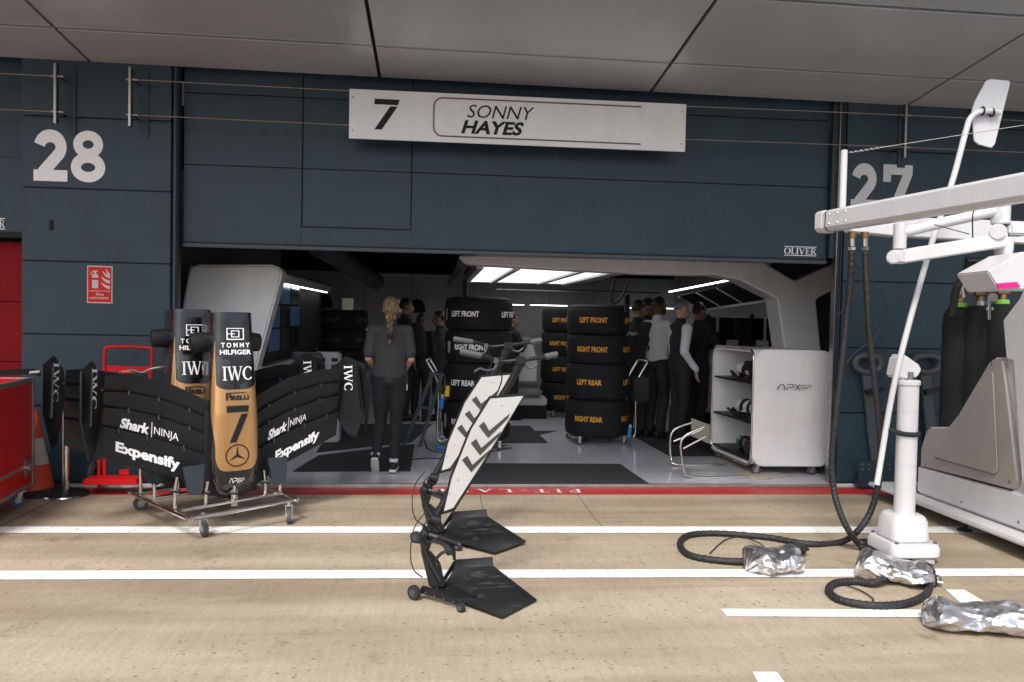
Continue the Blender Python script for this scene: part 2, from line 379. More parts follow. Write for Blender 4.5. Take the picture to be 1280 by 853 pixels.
    def build(s, name, m, parent=None, world=True, smooth=40, bevel=0, seg=2, label=None, recalc=True):
        me = bpy.data.meshes.new(name); vs_ = s.v
        if parent is not None and world and parent.name in WM:
            I = WM[parent.name].inverted(); vs_ = [I @ v for v in s.v]
        me.from_pydata([tuple(v) for v in vs_], [], s.f)
        bm = bmesh.new(); bm.from_mesh(me)
        if recalc: bmesh.ops.recalc_face_normals(bm, faces=bm.faces)
        if bevel:
            es = [e for e in bm.edges if len(e.link_faces) == 2 and e.calc_face_angle(0) > R_(30)]
            bmesh.ops.bevel(bm, geom=es, offset=bevel, segments=seg, affect='EDGES', clamp_overlap=True)
        for f in bm.faces: f.smooth = smooth > 0
        for e in bm.edges:
            if len(e.link_faces) == 2: e.smooth = e.calc_face_angle(0) < R_(smooth)
        bm.to_mesh(me); bm.free()
        me.materials.append(MATS[m])
        o = bpy.data.objects.new(name, me); col.objects.link(o)
        if parent is not None:
            o.parent = parent
            if world and parent.name in WM: WM[o.name] = WM[parent.name].copy()
        if label: o['label'] = label
        return o
    def solid(s, name, m, parent=None, voxel=.012, it=3, world=False, label=None, fold=0):   # one continuous surface
        me = bpy.data.meshes.new('tmp'); me.from_pydata([tuple(v) for v in s.v], [], s.f)
        bm = bmesh.new(); bm.from_mesh(me); bmesh.ops.recalc_face_normals(bm, faces=bm.faces); bm.to_mesh(me); bm.free()
        t = bpy.data.objects.new('tmp', me); col.objects.link(t)
        a = t.modifiers.new('r', 'REMESH'); a.mode = 'VOXEL'; a.voxel_size = voxel
        b = t.modifiers.new('s', 'SMOOTH'); b.factor = .5; b.iterations = it
        dg = bpy.context.evaluated_depsgraph_get(); me2 = bpy.data.meshes.new_from_object(t.evaluated_get(dg))
        bpy.data.objects.remove(t); bpy.data.meshes.remove(me)
        if fold:        # drape folds and creases in cloth
            ns_ = [v.normal.copy() for v in me2.vertices]; sd_ = len(name)*3.1
            for v, q in zip(me2.vertices, ns_):
                c = v.co; f = noise.noise(V((c.x*7+c.z*5+sd_, c.y*7, c.z*11)))+.6*noise.noise(V((c.x*16, c.y*16-c.z*9, c.z*19+sd_)))
                f2 = 1-abs(noise.noise(V((c.x*9+sd_, c.y*9+c.z*6, c.z*15))))*4
                v.co = c+q*fold*(f+.6*max(0, f2))
        me2.name = name; me2.materials.clear(); me2.materials.append(MATS[m])
        for p in me2.polygons: p.use_smooth = True
        o = bpy.data.objects.new(name, me2); col.objects.link(o)
        if parent is not None: o.parent = parent
        if label: o['label'] = label
        return o

# ---------------------------------------------------------------- lettering
def text2d(s, bold=0.0, shear=0.0, width=1.0):
    """verts and faces of a word, baseline at y=0, cap height 1, x from 0"""
    cu = bpy.data.curves.new('t', 'FONT'); cu.body = s; cu.size = 1; cu.offset = bold; cu.fill_mode = 'FRONT'; cu.resolution_u = 3
    t = bpy.data.objects.new('t', cu); col.objects.link(t); dg = bpy.context.evaluated_depsgraph_get()
    me = bpy.data.meshes.new_from_object(t.evaluated_get(dg))
    vs_ = [(v.co.x, v.co.y) for v in me.vertices]; fs = [tuple(p.vertices) for p in me.polygons]
    bpy.data.objects.remove(t); bpy.data.meshes.remove(me)
    x0 = min(v[0] for v in vs_); k = 1/.73
    vs_ = [((x-x0)*k*width+y*k*shear, y*k) for x, y in vs_]
    return vs_, fs
def stroke(poly, w, closed=False):
    P = [V((p[0], p[1])) for p in poly]; N = len(P); L = []; Rr = []
    ws = w if isinstance(w, (list, tuple)) else [w]*N
    for i in range(N):
        if closed: a, b = P[i]-P[i-1], P[(i+1) % N]-P[i]
        else:
            a = P[i]-P[i-1] if i else P[1]-P[0]; b = P[i+1]-P[i] if i < N-1 else P[-1]-P[-2]
        a.normalize(); b.normalize(); na, nb = V((-a.y, a.x)), V((-b.y, b.x)); m_ = (na+nb)
        if m_.length < 1e-5: m_ = na
        m_.normalize(); k = 1/max(.5, m_.dot(na)); L.append(P[i]+m_*k*ws[i]/2); Rr.append(P[i]-m_*k*ws[i]/2)
    vs_ = [tuple(v) for v in L+Rr]; fs = [(i, i+1, N+i+1, N+i) for i in range(N-1)]
    if closed: fs.append((N-1, 0, N, 2*N-1))
    return vs_, fs
def arc(cx, cy, rx, ry, a, b, n=14): return [(cx+rx*math.cos(R_(a+(b-a)*i/n)), cy+ry*math.sin(R_(a+(b-a)*i/n))) for i in range(n+1)]
def place2(shape, sx=1, sy=None, dx=0, dy=0):
    sy = sx if sy is None else sy; return [(x*sx+dx, y*sy+dy) for x, y in shape[0]], shape[1]
def fit(shape, w, h, dx=0, dy=0):
    xs = [v[0] for v in shape[0]]; ys = [v[1] for v in shape[0]]
    kx = w/(max(xs)-min(xs)); ky = h/(max(ys)-min(ys))
    return [((v[0]-min(xs))*kx+dx, (v[1]-min(ys))*ky+dy)+tuple(v[2:]) for v in shape[0]], shape[1]
def join(shapes):
    """tiny steps between the strokes so that no two lie in one plane"""
    out = []; fs = []
    for i, (v, f) in enumerate(shapes):
        o = len(out); out += [(x[0], x[1], (x[2] if len(x) > 2 else 0)+i*.00015) for x in v]; fs += [tuple(q+o for q in t) for t in f]
    return out, fs
SERIF = {  # strokes (points, width); unit height 1
 'I': (.42, [([(.21, .04), (.21, .96)], .17)], [(.21, 0, .4), (.21, 1, .4)]),
 'L': (.78, [([(.22, .04), (.22, .96)], .17), ([(.1, .03), (.72, .03)], .06), ([(.7, 0), (.74, .26)], .05)], [(.22, 1, .42)]),
 'V': (.95, [([(.14, .98), (.48, 0)], .17), ([(.82, .98), (.5, 0)], .07)], [(.14, 1, .34), (.82, 1, .26)]),
 'W': (1.35, [([(.14, .98), (.42, 0)], .16), ([(.68, .98), (.44, 0)], .07), ([(.64, .98), (.94, 0)], .16), ([(1.24, .98), (.96, 0)], .07)], [(.14, 1, .34), (1.24, 1, .26), (.64, 1, .3)]),
 'E': (.8, [([(.22, .04), (.22, .96)], .17), ([(.1, .03), (.72, .03)], .06), ([(.1, .97), (.7, .97)], .06), ([(.22, .52), (.56, .52)], .06), ([(.7, 0), (.73, .24)], .05), ([(.69, 1), (.7, .78)], .05), ([(.55, .64), (.55, .4)], .05)], []),
 'R': (.92, [([(.22, .04), (.22, .96)], .17), ([(.2, .97)]+arc(.45, .735, .25, .235, 90, -90)+[(.2, .5)], .08), ([(.45, .5), (.78, .03)], .15)], [(.22, 0, .4), (.8, 0, .26)]),
 'P': (.8, [([(.22, .04), (.22, .96)], .17), ([(.2, .97)]+arc(.45, .72, .25, .25, 90, -90)+[(.2, .47)], .09)], [(.22, 0, .42)]),
 'T': (.84, [([(.42, .04), (.42, .96)], .17), ([(.05, .97), (.79, .97)], .06), ([(.05, 1), (.04, .74)], .05), ([(.79, 1), (.8, .74)], .05)], [(.42, 0, .42)]),
 'A': (.95, [([(.5, 1), (.16, .02)], .07), ([(.46, 1), (.8, .02)], .17), ([(.27, .34), (.68, .34)], .06)], [(.16, 0, .28), (.8, 0, .34)]),
 'N': (1.0, [([(.2, .04), (.2, .98)], .08), ([(.18, .96), (.8, .04)], .17), ([(.8, 0), (.8, .96)], .08)], [(.2, 0, .32), (.2, 1, .3), (.8, 1, .32)]),
 'O': (1.0, [(arc(.5, .5, .4, .47, 0, 360, 28)[:-1], None)], []),
 'C': (.92, [(arc(.5, .5, .4, .47, 48, 318, 26), None), ([(.78, .95), (.78, .7)], .05)], []),
 '-': (.5, [([(.08, .42), (.42, .42)], .08)], []), ' ': (.4, [], [])}
def serif2d(s, gap=.06):
    x = 0; sh = []
    for ch in s:
        w, st, se = SERIF[ch]
        for pts, wd in st:
            P = [(p[0]+x, p[1]) for p in pts]
            if wd is None:
                ws = [.06+.13*abs(math.cos(math.atan2(p[1]-.5, p[0]-.5)))**1.5 for p in pts]
                sh.append(stroke(P, ws, closed=(ch == 'O')))
            else: sh.append(stroke(P, wd))
        for cx, y, w_ in se:
            sh.append(stroke([(x+cx-w_/2, y+(.02 if y < .5 else -.02)), (x+cx+w_/2, y+(.02 if y < .5 else -.02))], .05))
        x += w+gap
    return join(sh)
def apx2d():
    """the team's angular word mark"""
    k = .13; sh = [stroke([(0, 0), (0, .35), (.35, .92), (.62, .92), (.8, .62), (.8, 0)], k), stroke([(1.1, 0), (1.1, .45)], k),
        stroke([(1.1, .93), (1.75, .93), (1.9, .78), (1.9, .52), (1.75, .4), (1.25, .4)], k), stroke([(2.1, .95), (2.75, 0)], k), stroke([(2.75, .95), (2.1, 0)], k),
        stroke([(3.45, .8), (3.05, .8), (2.92, .68), (2.92, .32), (3.05, .2), (3.4, .2), (3.4, .48), (3.2, .48)], .09), stroke([(3.6, .2), (3.6, .5)], .09),
        stroke([(3.6, .8), (3.95, .8), (4.02, .72), (4.02, .56), (3.95, .48), (3.7, .48)], .09)]
    return join(sh)
def two2d():   # bold '2', box .74 x 1
    top = arc(.37, .66, .24, .215, 170, -35, 14)
    return join([stroke(top+[(.19, .15)], .245), stroke([(0, .11), (.75, .11)], .22)])
def eight2d():
    return join([stroke(arc(.4, .735, .205, .175, 0, 360, 28)[:-1], .185, True), stroke(arc(.4, .29, .245, .19, 0, 360, 28)[:-1], .20, True)])
def seven2d(): return join([([(0, 1), (.75, 1), (.75, .78), (0, .78)], [(0, 1, 2, 3)]), ([(.75, .79), (.5, .79), (.16, 0), (.42, 0)], [(0, 1, 2, 3)]), ([(0, .8), (.2, .8), (.2, .62), (0, .62)], [(0, 1, 2, 3)])])
def seven_race(): return join([([(.0, 1), (.95, 1), (.91, .82), (0, .82)], [(0, 1, 2, 3)]), ([(.9, .77), (.62, .77), (.12, 0), (.4, 0)], [(0, 1, 2, 3)])])
def decal(name, shape, fn, m, parent=None, label=None, world=True):
    mb = MB(); mb.mesh([fn(v[0], v[1], v[2] if len(v) > 2 else 0) for v in shape[0]], shape[1])
    return mb.build(name, m, parent, smooth=0, label=label, world=world, recalc=False)
def frame(o, ex, ey, n, lift=.002):
    o, ex, ey, n = V(o), V(ex), V(ey), V(n); return lambda x, y, k=0: o+ex*x+ey*y+n*(lift+k)

# ================================================================ THE SETTING
YF = 7.15            # front of the pillars
YD = 7.27            # garage doors
FZ = .03             # garage floor

def struct(name, mb, m, **k):
    o = mb.build(name, m, **k); o['kind'] = 'structure'; return o
struct('pit_lane', MB().b2((-220, -220, -.2), (220, 260, 0)), 'concrete', smooth=0)
struct('unseen_asphalt_lane', MB().b2((-220, -60, .001), (220, 2.45, .005)), 'asphalt', smooth=0)  # out of view; grey sheet added to keep the bounced light less warm
mb = MB(); mb.b2((-3.3, YF+.0, .002), (4.75, 16.2, FZ))
struct('garage_floor', mb, 'garage_floor_paint', smooth=0)
struct('floor_edge_strip', MB().b2((-2.3, YF-.05, .004), (3.72, YF-.002, FZ+.004)), 'alu', bevel=.004)
yA, yB = gz(700, 618.5).y, YF-.055
struct('red_line', MB().b2((-30, yA, .001), (30, yB, .004)), 'lane_red', smooth=0)
def quad(name, pts, m, z=.004):
    mb = MB(); mb.mesh([(p.x, p.y, z) for p in pts], [(0, 1, 2, 3)]); return struct(name, mb, m, smooth=0)
def ext(p, q, k):
    d = (q-p).normalized(); return p-d*k, q+d*k
for a, b, c, d in (((0, 659), (1180, 659), (1180, 667), (0, 667)), ((0, 714.5), (1280, 711.5), (1280, 721), (0, 725.5))):
    a, b, c, d = [gz(*p) for p in (a, b, c, d)]
    a, b = ext(a, b, 9); d, c = ext(d, c, 9)
    quad('white_line', [a, b, c, d], 'lane_white')
quad('white_line', [gz(*p) for p in ((901, 762), (1165, 763), (1165, 772.5), (909, 771.5))], 'lane_white')
quad('white_line', [gz(*p) for p in ((1182, 738), (1205, 738), (1232, 754), (1200, 754))], 'lane_white')
quad('white_line', [gz(*p) for p in ((941, 841), (971, 841), (1000, 880), (960, 880))], 'lane_white')
def joint(px, w=.008):
    P = [gz(*p) for p in px]; mb = MB(); mb.mesh(*[(lambda s: ([(x, y, .0025) for x, y in s[0]], s[1]))(stroke([(p.x, p.y) for p in P], w))][0]); return struct('concrete_joint', mb, 'joint_dark', smooth=0)
joint([(95, 614), (72, 624), (0, 658), (-90, 700)], .010)
joint([(600, 619), (607, 652)], .004); joint([(722, 619), (745, 650), (752, 658)], .004)
# PIT-LANE, painted to be read from inside the garage
sh = serif2d('PIT-LANE', .34)
xr, xl = gz(728, 614, .004).x, gz(563, 614, .004).x
wd = max(v[0] for v in sh[0]); kx = (xr-xl)/wd*1.0; hh = (yB-yA)*.5
yc = (yA+yB)/2
decal('pit_lane_lettering', sh, lambda x, y, k=0: V((xr-x*kx*1.13, yc+hh/2-y*hh, .0052+k)), 'lane_white')['kind'] = 'structure'

# ================================================================ PIT BUILDING
bld = thing('pit_building', 'dark slate blue pit building with panelled pillars and a grey metal canopy', 'building', (0, YF, 0))
K = .1; SX = [-7.86, -5.42, -2.98, -.54, 1.9, 4.35, 6.8, 9.24]; SY = [7.15, 6.53, 5.42, 4.31]
Z0 = 3.62
def sof(x, y, dz=0): return V((x, y, Z0+K*(YF-y)+dz-(x-.5)*.006))
mb = MB(); g = .014
for i in range(len(SX)-1):
    for j in range(len(SY)-1):
        x0, x1, y0, y1 = SX[i]+g, SX[i+1]-g, SY[j+1]+g, SY[j]-(g if j else 0)
        mb.prism([sof(x0, y0), sof(x1, y0), sof(x1, y1), sof(x0, y1)], (0, 0, .03))
mb.build('canopy_panels', 'soffit', bld, bevel=.003, seg=1)
mb = MB()
for y in SY[1:-1]:
    for i in range(len(SX)-1): mb.prism([sof(SX[i]+g, y-.034, -.003), sof(SX[i+1]-g, y-.034, -.003), sof(SX[i+1]-g, y-.02, -.003), sof(SX[i]+g, y-.02, -.003)], (0, 0, .012))
mb.build('canopy_edge_glint', 'alu', bld)  # added pale strips, standing in for light caught on the panel edges
mb = MB(); mb.prism([sof(SX[0], SY[-1], .05), sof(SX[-1], SY[-1], .05), sof(SX[-1], YF+.3, .05), sof(SX[0], YF+.3, .05)], (0, 0, .25))
mb.build('canopy_backing', 'joint_dark', bld)
# pillars built of cladding panels
SEAM = [at(120, y, Y=YF).z for y in (148, 237, 328, 419, 508)]
def pillar(x0, x1):
    zs = [3.75]+SEAM+[.04]
    mb = MB()
    for i in range(len(zs)-1):
        mb.b2((x0, YF, zs[i+1]+.006), (x1, YF+.05, zs[i]-.006))
    mb.build('pillar_cladding', 'slate', bld, bevel=.004)
    MB().b2((x0+.01, YF+.02, 0), (x1-.01, YF+.12, 3.8)).b2((x0+(.01 if x0 < 0 else .7), YF+.12, 0), (x1-(.75 if x0 < 0 else .01), YF+.55, 3.8)).build('pillar_core', 'slate_seam', bld)
PL = (at(27, 300, Y=YF).x, at(213, 300, Y=YF).x)
PR = (at(1055, 300, Y=YF).x, at(1204, 300, Y=YF).x)
pillar(*PL); pillar(*PR)
# guide rails beside the centre door
for x in (PL[1]+.012, PR[0]-.048):
    MB().b2((x, YF+.02, 0), (x+.04, YF+.12, 3.7)).b2((x+.02, YF+.0, 0), (x+.032, YF+.02, 3.7)).build('door_guide_rail', 'dark_blue', bld, bevel=.003)
MB().b2((PR[0]-.108, YF+.06, 2.16), (PR[0]-.05, YF+.12, 3.7)).build('door_jamb', 'dark_blue', bld)
MB().b2((PR[0]-.062, YF+.02, 0), (PR[0]-.053, YF+.1, 3.7)).build('door_guide_rail', 'steel', bld, bevel=.003)
MB().b2((PL[0]-4.5, YD+.06, 3.68), (PR[1]+4.5, YF+.6, 3.95)).build('lintel', 'slate_seam', bld)
# small slot in the left pillar, vent slot
MB().b2((at(62, 275, Y=YF).x, YF-.004, at(64, 288, Y=YF).z), (at(67, 275, Y=YF).x, YF+.01, at(64, 275, Y=YF).z)).build('slot_plate', 'black_matt', bld)
# painted bay numbers
def paint_number(parts, m, nm):
    for (px0, px1, py0, py1, shp) in parts:
        a = at(px0, py1, Y=YF); b = at(px1, py0, Y=YF)
        s = fit(shp, b.x-a.x, b.z-a.z)
        decal(nm, s, frame((a.x, YF, a.z), (1, 0, 0), (0, 0, 1), (0, -1, 0)), m, bld)
paint_number([(42, 84.5, 163, 226, two2d()), (88.5, 132, 164.5, 227.5, eight2d())], 'white_letter', 'bay_number_digit')
paint_number([(1063, 1097, 205, 262, two2d()), (1102.5, 1141, 207, 263, seven2d())], 'grey_letter', 'bay_number_digit')

# interior: walls, ceiling, duct
bk = 15.6
MB().b2((PL[1]-.73, YF+.14, 0), (PL[1]-.69, 16, 3.6)).build('interior_wall', 'wall_interior', bld)
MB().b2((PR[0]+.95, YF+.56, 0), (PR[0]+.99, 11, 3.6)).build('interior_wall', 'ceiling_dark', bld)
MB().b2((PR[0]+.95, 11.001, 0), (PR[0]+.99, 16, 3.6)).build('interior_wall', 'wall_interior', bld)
mb = MB()
for i in range(-1, 8): mb.b2((-2.3+i*.9+.004, bk, .03), (-2.3+(i+1)*.9-.004, bk+.05, 2.35))
mb.build('back_wall_panels', 'wall_interior', bld, bevel=.004)
MB().b2((-3, bk+.06, 0), (6, bk+.12, 3.6)).build('back_wall', 'black_matt', bld)
mb = MB().b2((-3, YD+.1, 3.3), (5, 16, 3.36))
for i in range(7): mb.b2((-2.8, 8.5+i*1.05, 3.0), (4.6, 8.6+i*1.05, 3.3))
mb.build('interior_ceiling', 'ceiling_dark', bld)
mb = MB().tube([at(398, 306, Y=9), at(470, 352, Y=13.5)], .13, 20)
for i in range(18):
    p = at(398, 306, Y=9).lerp(at(470, 352, Y=13.5), i/17.); d = (at(470, 352, Y=13.5)-at(398, 306, Y=9)).normalized()
    mb.tube([p-d*.01, p+d*.01], .137, 20)
mb.build('ventilation_duct', 'tool_grey', bld)
# outer block above and beside, so that the building is solid from other views
MB().b2((-40, YF+.6, 3.95), (40, 17, 9)).build('upper_storey', 'slate', bld)

# ---- centre door (half raised)
dr = thing('garage_door', 'raised slate blue garage door above the open bay with a hatch outline', 'garage door', (.6, YD, 2.2))
x0, x1 = PL[1]+.07, PR[0]-.11; zb = at(640, 313.5, Y=YD).z
zs = [3.78, at(900, 235, Y=YD).z+.02, zb+.0]
wx0, wx1 = at(379, 200, Y=YD).x, at(514, 200, Y=YD).x; wz0, wz1 = at(450, 285, Y=YD).z, at(450, 95, Y=YD).z
zm = (at(300, 208, Y=YD).z)
mb = MB(); e = .004
for z0, z1 in ((zb, zm-e), (zm+e, 3.45-e), (3.45+e, 3.78)):
    mb.b2((x0, YD, z0), (wx0-.012, YD+.04, z1)); mb.b2((wx1+.012, YD, z0), (x1, YD+.04, z1))
mb.b2((wx0-.011, YD+.001, zb), (wx1+.011, YD+.04, wz0-.012))
mb.b2((wx0, YD+.006, wz0), (wx1, YD+.04, zm-e)); mb.b2((wx0, YD+.006, zm+e), (wx1, YD+.04, 3.45-e)); mb.b2((wx0, YD+.006, 3.45+e), (wx1, YD+.04, 3.78))
mb.build('door_panels', 'slate', dr, bevel=.003)
MB().b2((x0, YD+.02, zb+.01), (x1, YD+.05, 3.78)).build('door_backing', 'slate_seam', dr)
MB().b2((x0, YD-.012, zb-.012), (x1, YD+.06, zb-.001)).build('bottom_seal', 'joint_dark', dr)
MB().b2((x0, YD-.02, zb-.045), (x1, YD+.04, zb-.014)).build('bottom_rail', 'tool_grey', dr, bevel=.005)
sh = serif2d('OLIVER', .02)
def oliver(p0, p1, par, Y):
    a, b = at(*p0, Y=Y), at(*p1, Y=Y)
    s = fit(sh, b.x-a.x, (b.z-a.z)*.72, 0, (b.z-a.z)*.14);
    L = b.x-a.x; h = b.z-a.z
    s = join([s, ([(0, 0), (L, 0), (L, h*.07), (0, h*.07)], [(0, 1, 2, 3)]), ([(0, h*.93), (L, h*.93), (L, h), (0, h)], [(0, 1, 2, 3)])])
    decal('door_lettering', s, frame((a.x, Y, a.z), (1, 0, 0), (0, 0, 1), (0, -1, 0)), 'white_letter', par)
oliver((980, 319.5), (1020.5, 309), dr, YD)
# ---- neighbouring doors
dl = thing('garage_door', 'garage door at the left edge, half raised over a red panel wall', 'garage door', (-5, YD, 2.2))
zl = at(10, 290, Y=YD).z; xl0, xl1 = -9.5, PL[0]-.02
mb = MB()
for z0, z1 in ((zl, zm-e), (zm+e, 3.45-e), (3.45+e, 3.78)): mb.b2((xl0, YD, z0), (xl1, YD+.04, z1))
mb.build('door_panels', 'slate', dl, bevel=.003)
MB().b2((xl0, YD-.02, zl-.05), (xl1, YD+.04, zl-.002)).build('bottom_rail', 'joint_dark', dl, bevel=.004)
oliver((-34, 286), (6.5, 273), dl, YD)
mb = MB()
for i, z in enumerate((0, .53, 1.06, 1.59)):
    mb.b2((-9.5, YD+.16, z+.003), (xl1, YD+.2, z+.527))
rw = thing('red_panel_wall', 'deep red panelled wall closing the bay left of pillar 28', 'wall', (-5, YD+.16, 0))
mb.build('wall_panels', 'red_wall', rw, bevel=.003)
MB().b2((-9.5, YD+.21, 0), (xl1, YD+.25, 2.4)).build('wall_backing', 'black_matt', rw)
d2 = thing('garage_door', 'lowered slate blue garage door behind the white gantry, right of pillar 27', 'garage door', (6, YD, 0))
mb = MB()
zz = [.05, .62, 1.25, 1.9, 2.5]
zz = [.05]+[z for z in reversed(SEAM[1:])]+[zm, 3.45, 3.78]
for i in range(len(zz)-1): mb.b2((PR[1]+.03, YD, zz[i]+e), (10, YD+.04, zz[i+1]-e))
mb.build('door_panels', 'slate', d2, bevel=.003)
MB().b2((PR[1]+.03, YD+.02, 0), (10, YD+.05, 3.78)).build('door_backing', 'slate_seam', d2)
a, b = at(1207, 322, Y=YD), at(1275, 345, Y=YD)
MB().b2((a.x, YD-.01, b.z), (b.x+.8, YD-.002, a.z)).build('vent_slot', 'black_matt', d2)
MB().b2((a.x, YD-.03, b.z+.05), (b.x+.8, YD-.012, b.z+.075)).b2((a.x, YD-.03, a.z-.04), (b.x+.8, YD-.012, a.z-.015)).build('slot_bar', 'tool_grey', d2)

# ---- steel brackets and cables that carry the name boards
zc1, zc2 = at(640, 125, Y=YF-.14).z, at(640, 172, Y=YF-.14).z
zc1, zc2 = at(300, 106, Y=YF-.14).z, at(300, 149.5, Y=YF-.14).z
def bracket(px, lab):
    x = at(px, 120, Y=YF-.14).x
    t = thing('cable_bracket', lab, 'bracket', (x, YF, zc1), group='steel brackets for the sign cables')
    MB().b2((x-.02, YF-.17, zc2-.10), (x+.0, YF-.11, zc1+.1)).build('flat_bar', 'steel', t, bevel=.003)
    MB().b2((x+.015, YF-.012, zc2-.16), (x+.09, YF-.002, zc1+.12)).build('back_plate', 'slate', t, bevel=.002)
    for z in (zc1, zc2):
        MB().cyl((x, YF-.14, z), (x, YF, z), .008, 8).cyl((x-.045, YF-.14, z), (x+.05, YF-.14, z), .012, 10).build('cable_clamp', 'steel', t)
bracket(72, 'steel bracket above the 28, nearest the left edge')
bracket(165, 'steel bracket at the right side of pillar 28')
bracket(1133, 'steel bracket above the number 27')
xa, xb, xc, xd = [at(p, 120, Y=YF-.14).x for p in (-200, 72, 165, 1133)]
cn = 0
for z, w in ((zc1, 'upper'), (zc2, 'lower')):
    o = MB().tube([(xa-3, YF-.14, z), (xb, YF-.14, z)], .0045, 8).build('steel_cable', 'cable_steel')
    tag(o, w+' short cable running left from the bracket above the 28', 'cable', 'steel cables along the building')
    o = MB().tube(sm([(xc, YF-.14, z), ((xc+xd)/2, YF-.14, z-.015), (xd, YF-.14, z), (xd+4, YF-.14, z-.01)], 8), .0045, 8).build('steel_cable', 'cable_steel')
    tag(o, w+' long cable carrying the white name board', 'cable', 'steel cables along the building')

# ---- white name board
Yb = YF-.17
A, B = at(436, 173, Y=Yb), at(858, 131, Y=Yb)
zt, zbm = at(436, 111, Y=Yb).z, at(858, 190, Y=Yb).z
nb = thing('name_board', 'long white name board hung on cables over the garage opening', 'sign', ((A.x+B.x)/2, Yb, zbm))
MB().b2((A.x, Yb, zbm), (B.x, Yb+.02, zt)).build('board', 'white_paint', nb, bevel=.003)
W, Hh = B.x-A.x, zt-zbm
fb = frame((A.x, Yb, zbm), (1, 0, 0), (0, 0, 1), (0, -1, 0))
def bb(px0, px1, fy0, fy1, s, nm, m='joint_dark'):
    a, b = (px0-436)/422*W, (px1-436)/422*W
    s2 = fit(s, b-a, (fy1-fy0)*Hh, a, fy0*Hh);
    decal(nm, s2, fb, m, nb)
bb(466, 497, .2, .82, ([(v[0]+v[1]*.12, v[1], v[2]) for v in seven_race()[0]], seven_race()[1]), 'race_number')
bb(580, 664, .52, .79, text2d('SONNY', .0, .25), 'name_lettering')
bb(573, 651, .19, .47, text2d('HAYES', .035, .25), 'name_lettering')
r = .075; x0_, x1_, y0_, y1_ = (539-436)/422*W, (800-436)/422*W, .12*Hh, .9*Hh
pl = [(x1_, y1_)]+arc(x0_+r, y1_-r, r, r, 90, 180, 8)+arc(x0_+r, y0_+r, r, r, 180, 270, 8)+[(x1_, y0_)]
decal('outline_border', stroke(pl, .013), fb, 'sign_bronze', nb)
for fx, fy in ((.01, .16), (.01, .84), (.988, .16), (.988, .84)):
    MB().cyl((A.x+fx*W, Yb-.003, zbm+fy*Hh), (A.x+fx*W, Yb, zbm+fy*Hh), .008, 10).build('bolt', 'steel', nb)

# ---- fire extinguisher sign
a, b = at(109, 379, Y=YF), at(141, 333, Y=YF)
fs_ = thing('fire_sign', 'small red fire extinguisher sign on the left pillar', 'sign', (a.x, YF, a.z))
MB().b2((a.x, YF-.004, a.z), (b.x, YF-.0005, b.z)).build('plate', 'cone_white', fs_)
W, Hh = b.x-a.x, b.z-a.z; ff = frame((a.x, YF-.004, a.z), (W, 0, 0), (0, 0, Hh), (0, -1, 0), .001)
decal('red_field', ([(.04, .03), (.96, .03), (.96, .97), (.04, .97)], [(0, 1, 2, 3)]), ff, 'red_paint', fs_)
ff2 = frame((a.x, YF-.004, a.z), (W, 0, 0), (0, 0, Hh), (0, -1, 0), .002)
P = [([(.06, .32), (.94, .32), (.94, .335), (.06, .335)], [(0, 1, 2, 3)]),
     ([(.2, .4), (.44, .4), (.44, .62), (.2, .62)], [(0, 1, 2, 3)]), ([(.2, .68), (.44, .68), (.44, .74), (.38, .79), (.26, .79), (.2, .74)], [(0, 1, 2, 3, 4, 5)]),
     stroke([(.32, .78), (.32, .86)], .07), stroke([(.42, .85), (.28, .86), (.18, .82), (.16, .75)], .035)]
for dy, dx in ((.02, .0), (.17, .0), (.32, .05)):
    P.append(stroke([(.56+dx, .54+dy), (.66+dx*.6, .47+dy), (.78, .44+dy-.02), (.9, .40+dy)], [.01, .06, .08, .09]))
P.append(stroke([(.74, .93), (.8, .84), (.9, .76)], [.01, .06, .06]))
P.append(fit(text2d('Fire', .02), .3, .075, .36, .2)); P.append(fit(text2d('extinguisher', .02), .76, .095, .11, .09))
decal('pictogram', join(P), ff2, 'cone_white', fs_)

# ================================================================ GARAGE FITTINGS
# pod on the left with screens, worktop and counter
pod = thing('equipment_pod', 'pale rounded cabinet pod inside the garage on the left with dark screens', 'cabinet', (-2, 8.2, 0))
Yp = 8.15
prof = [(228, 600), (226, 395), (236, 337), (245, 331), (340, 331), (352, 336), (352, 345), (320, 462), (320, 600)]
P = [at(*p, Y=Yp) for p in prof]
P[0].z = P[-1].z = FZ
P = P[:1]+[P[1]]+[P[2]]+P[3:]
MB().prism(P, (0, .25, 0)).build('end_panel', 'white_paint', pod, bevel=.02, seg=3)
# canopy running back from the end panel, tapering in section
a0, a1 = at(345, 335, Y=Yp+.25), at(352, 346, Y=Yp+.25)
MB().prism([V((P[1].x, Yp+.25, a0.z)), V((a0.x-.04, Yp+.25, a0.z)), V((a0.x+.03, Yp+.25, a0.z-.05)), V((a0.x+.02, Yp+.25, a0.z-.14)), V((P[1].x, Yp+.25, a0.z-.14))], (0, 4.2, 0)).build('overhead_hood', 'white_dull', pod, bevel=.01)
xs = a0.x-.03
MB().b2((xs-.12, Yp+.3, 1.02), (xs-.08, Yp+4.3, a0.z-.145)).build('screen_wall', 'black_matt', pod)
for i in range(3):
    for j in range(3):
        y0 = Yp+.4+j*.62; z0 = 1.12+i*.26
        MB().b2((xs-.079, y0, z0), (xs-.06, y0+.56, z0+.235)).build('screen', 'blue_screen' if (j == 0 and i < 3) or (i+j) % 3 == 0 else 'screen', pod, bevel=.004)
for k in range(3):
    MB().b2((a0.x-.02, Yp+.45+k*1.25, a0.z-.152), (a0.x+.0, Yp+1.6+k*1.25, a0.z-.141)).build('strip_light', 'strip_light', pod)
ct = thing('workbench', 'grey workbench with a socket panel below the pod screens', 'workbench', (-1.9, 8.6, 0))
xc0 = at(322, 460, Y=8.7).x
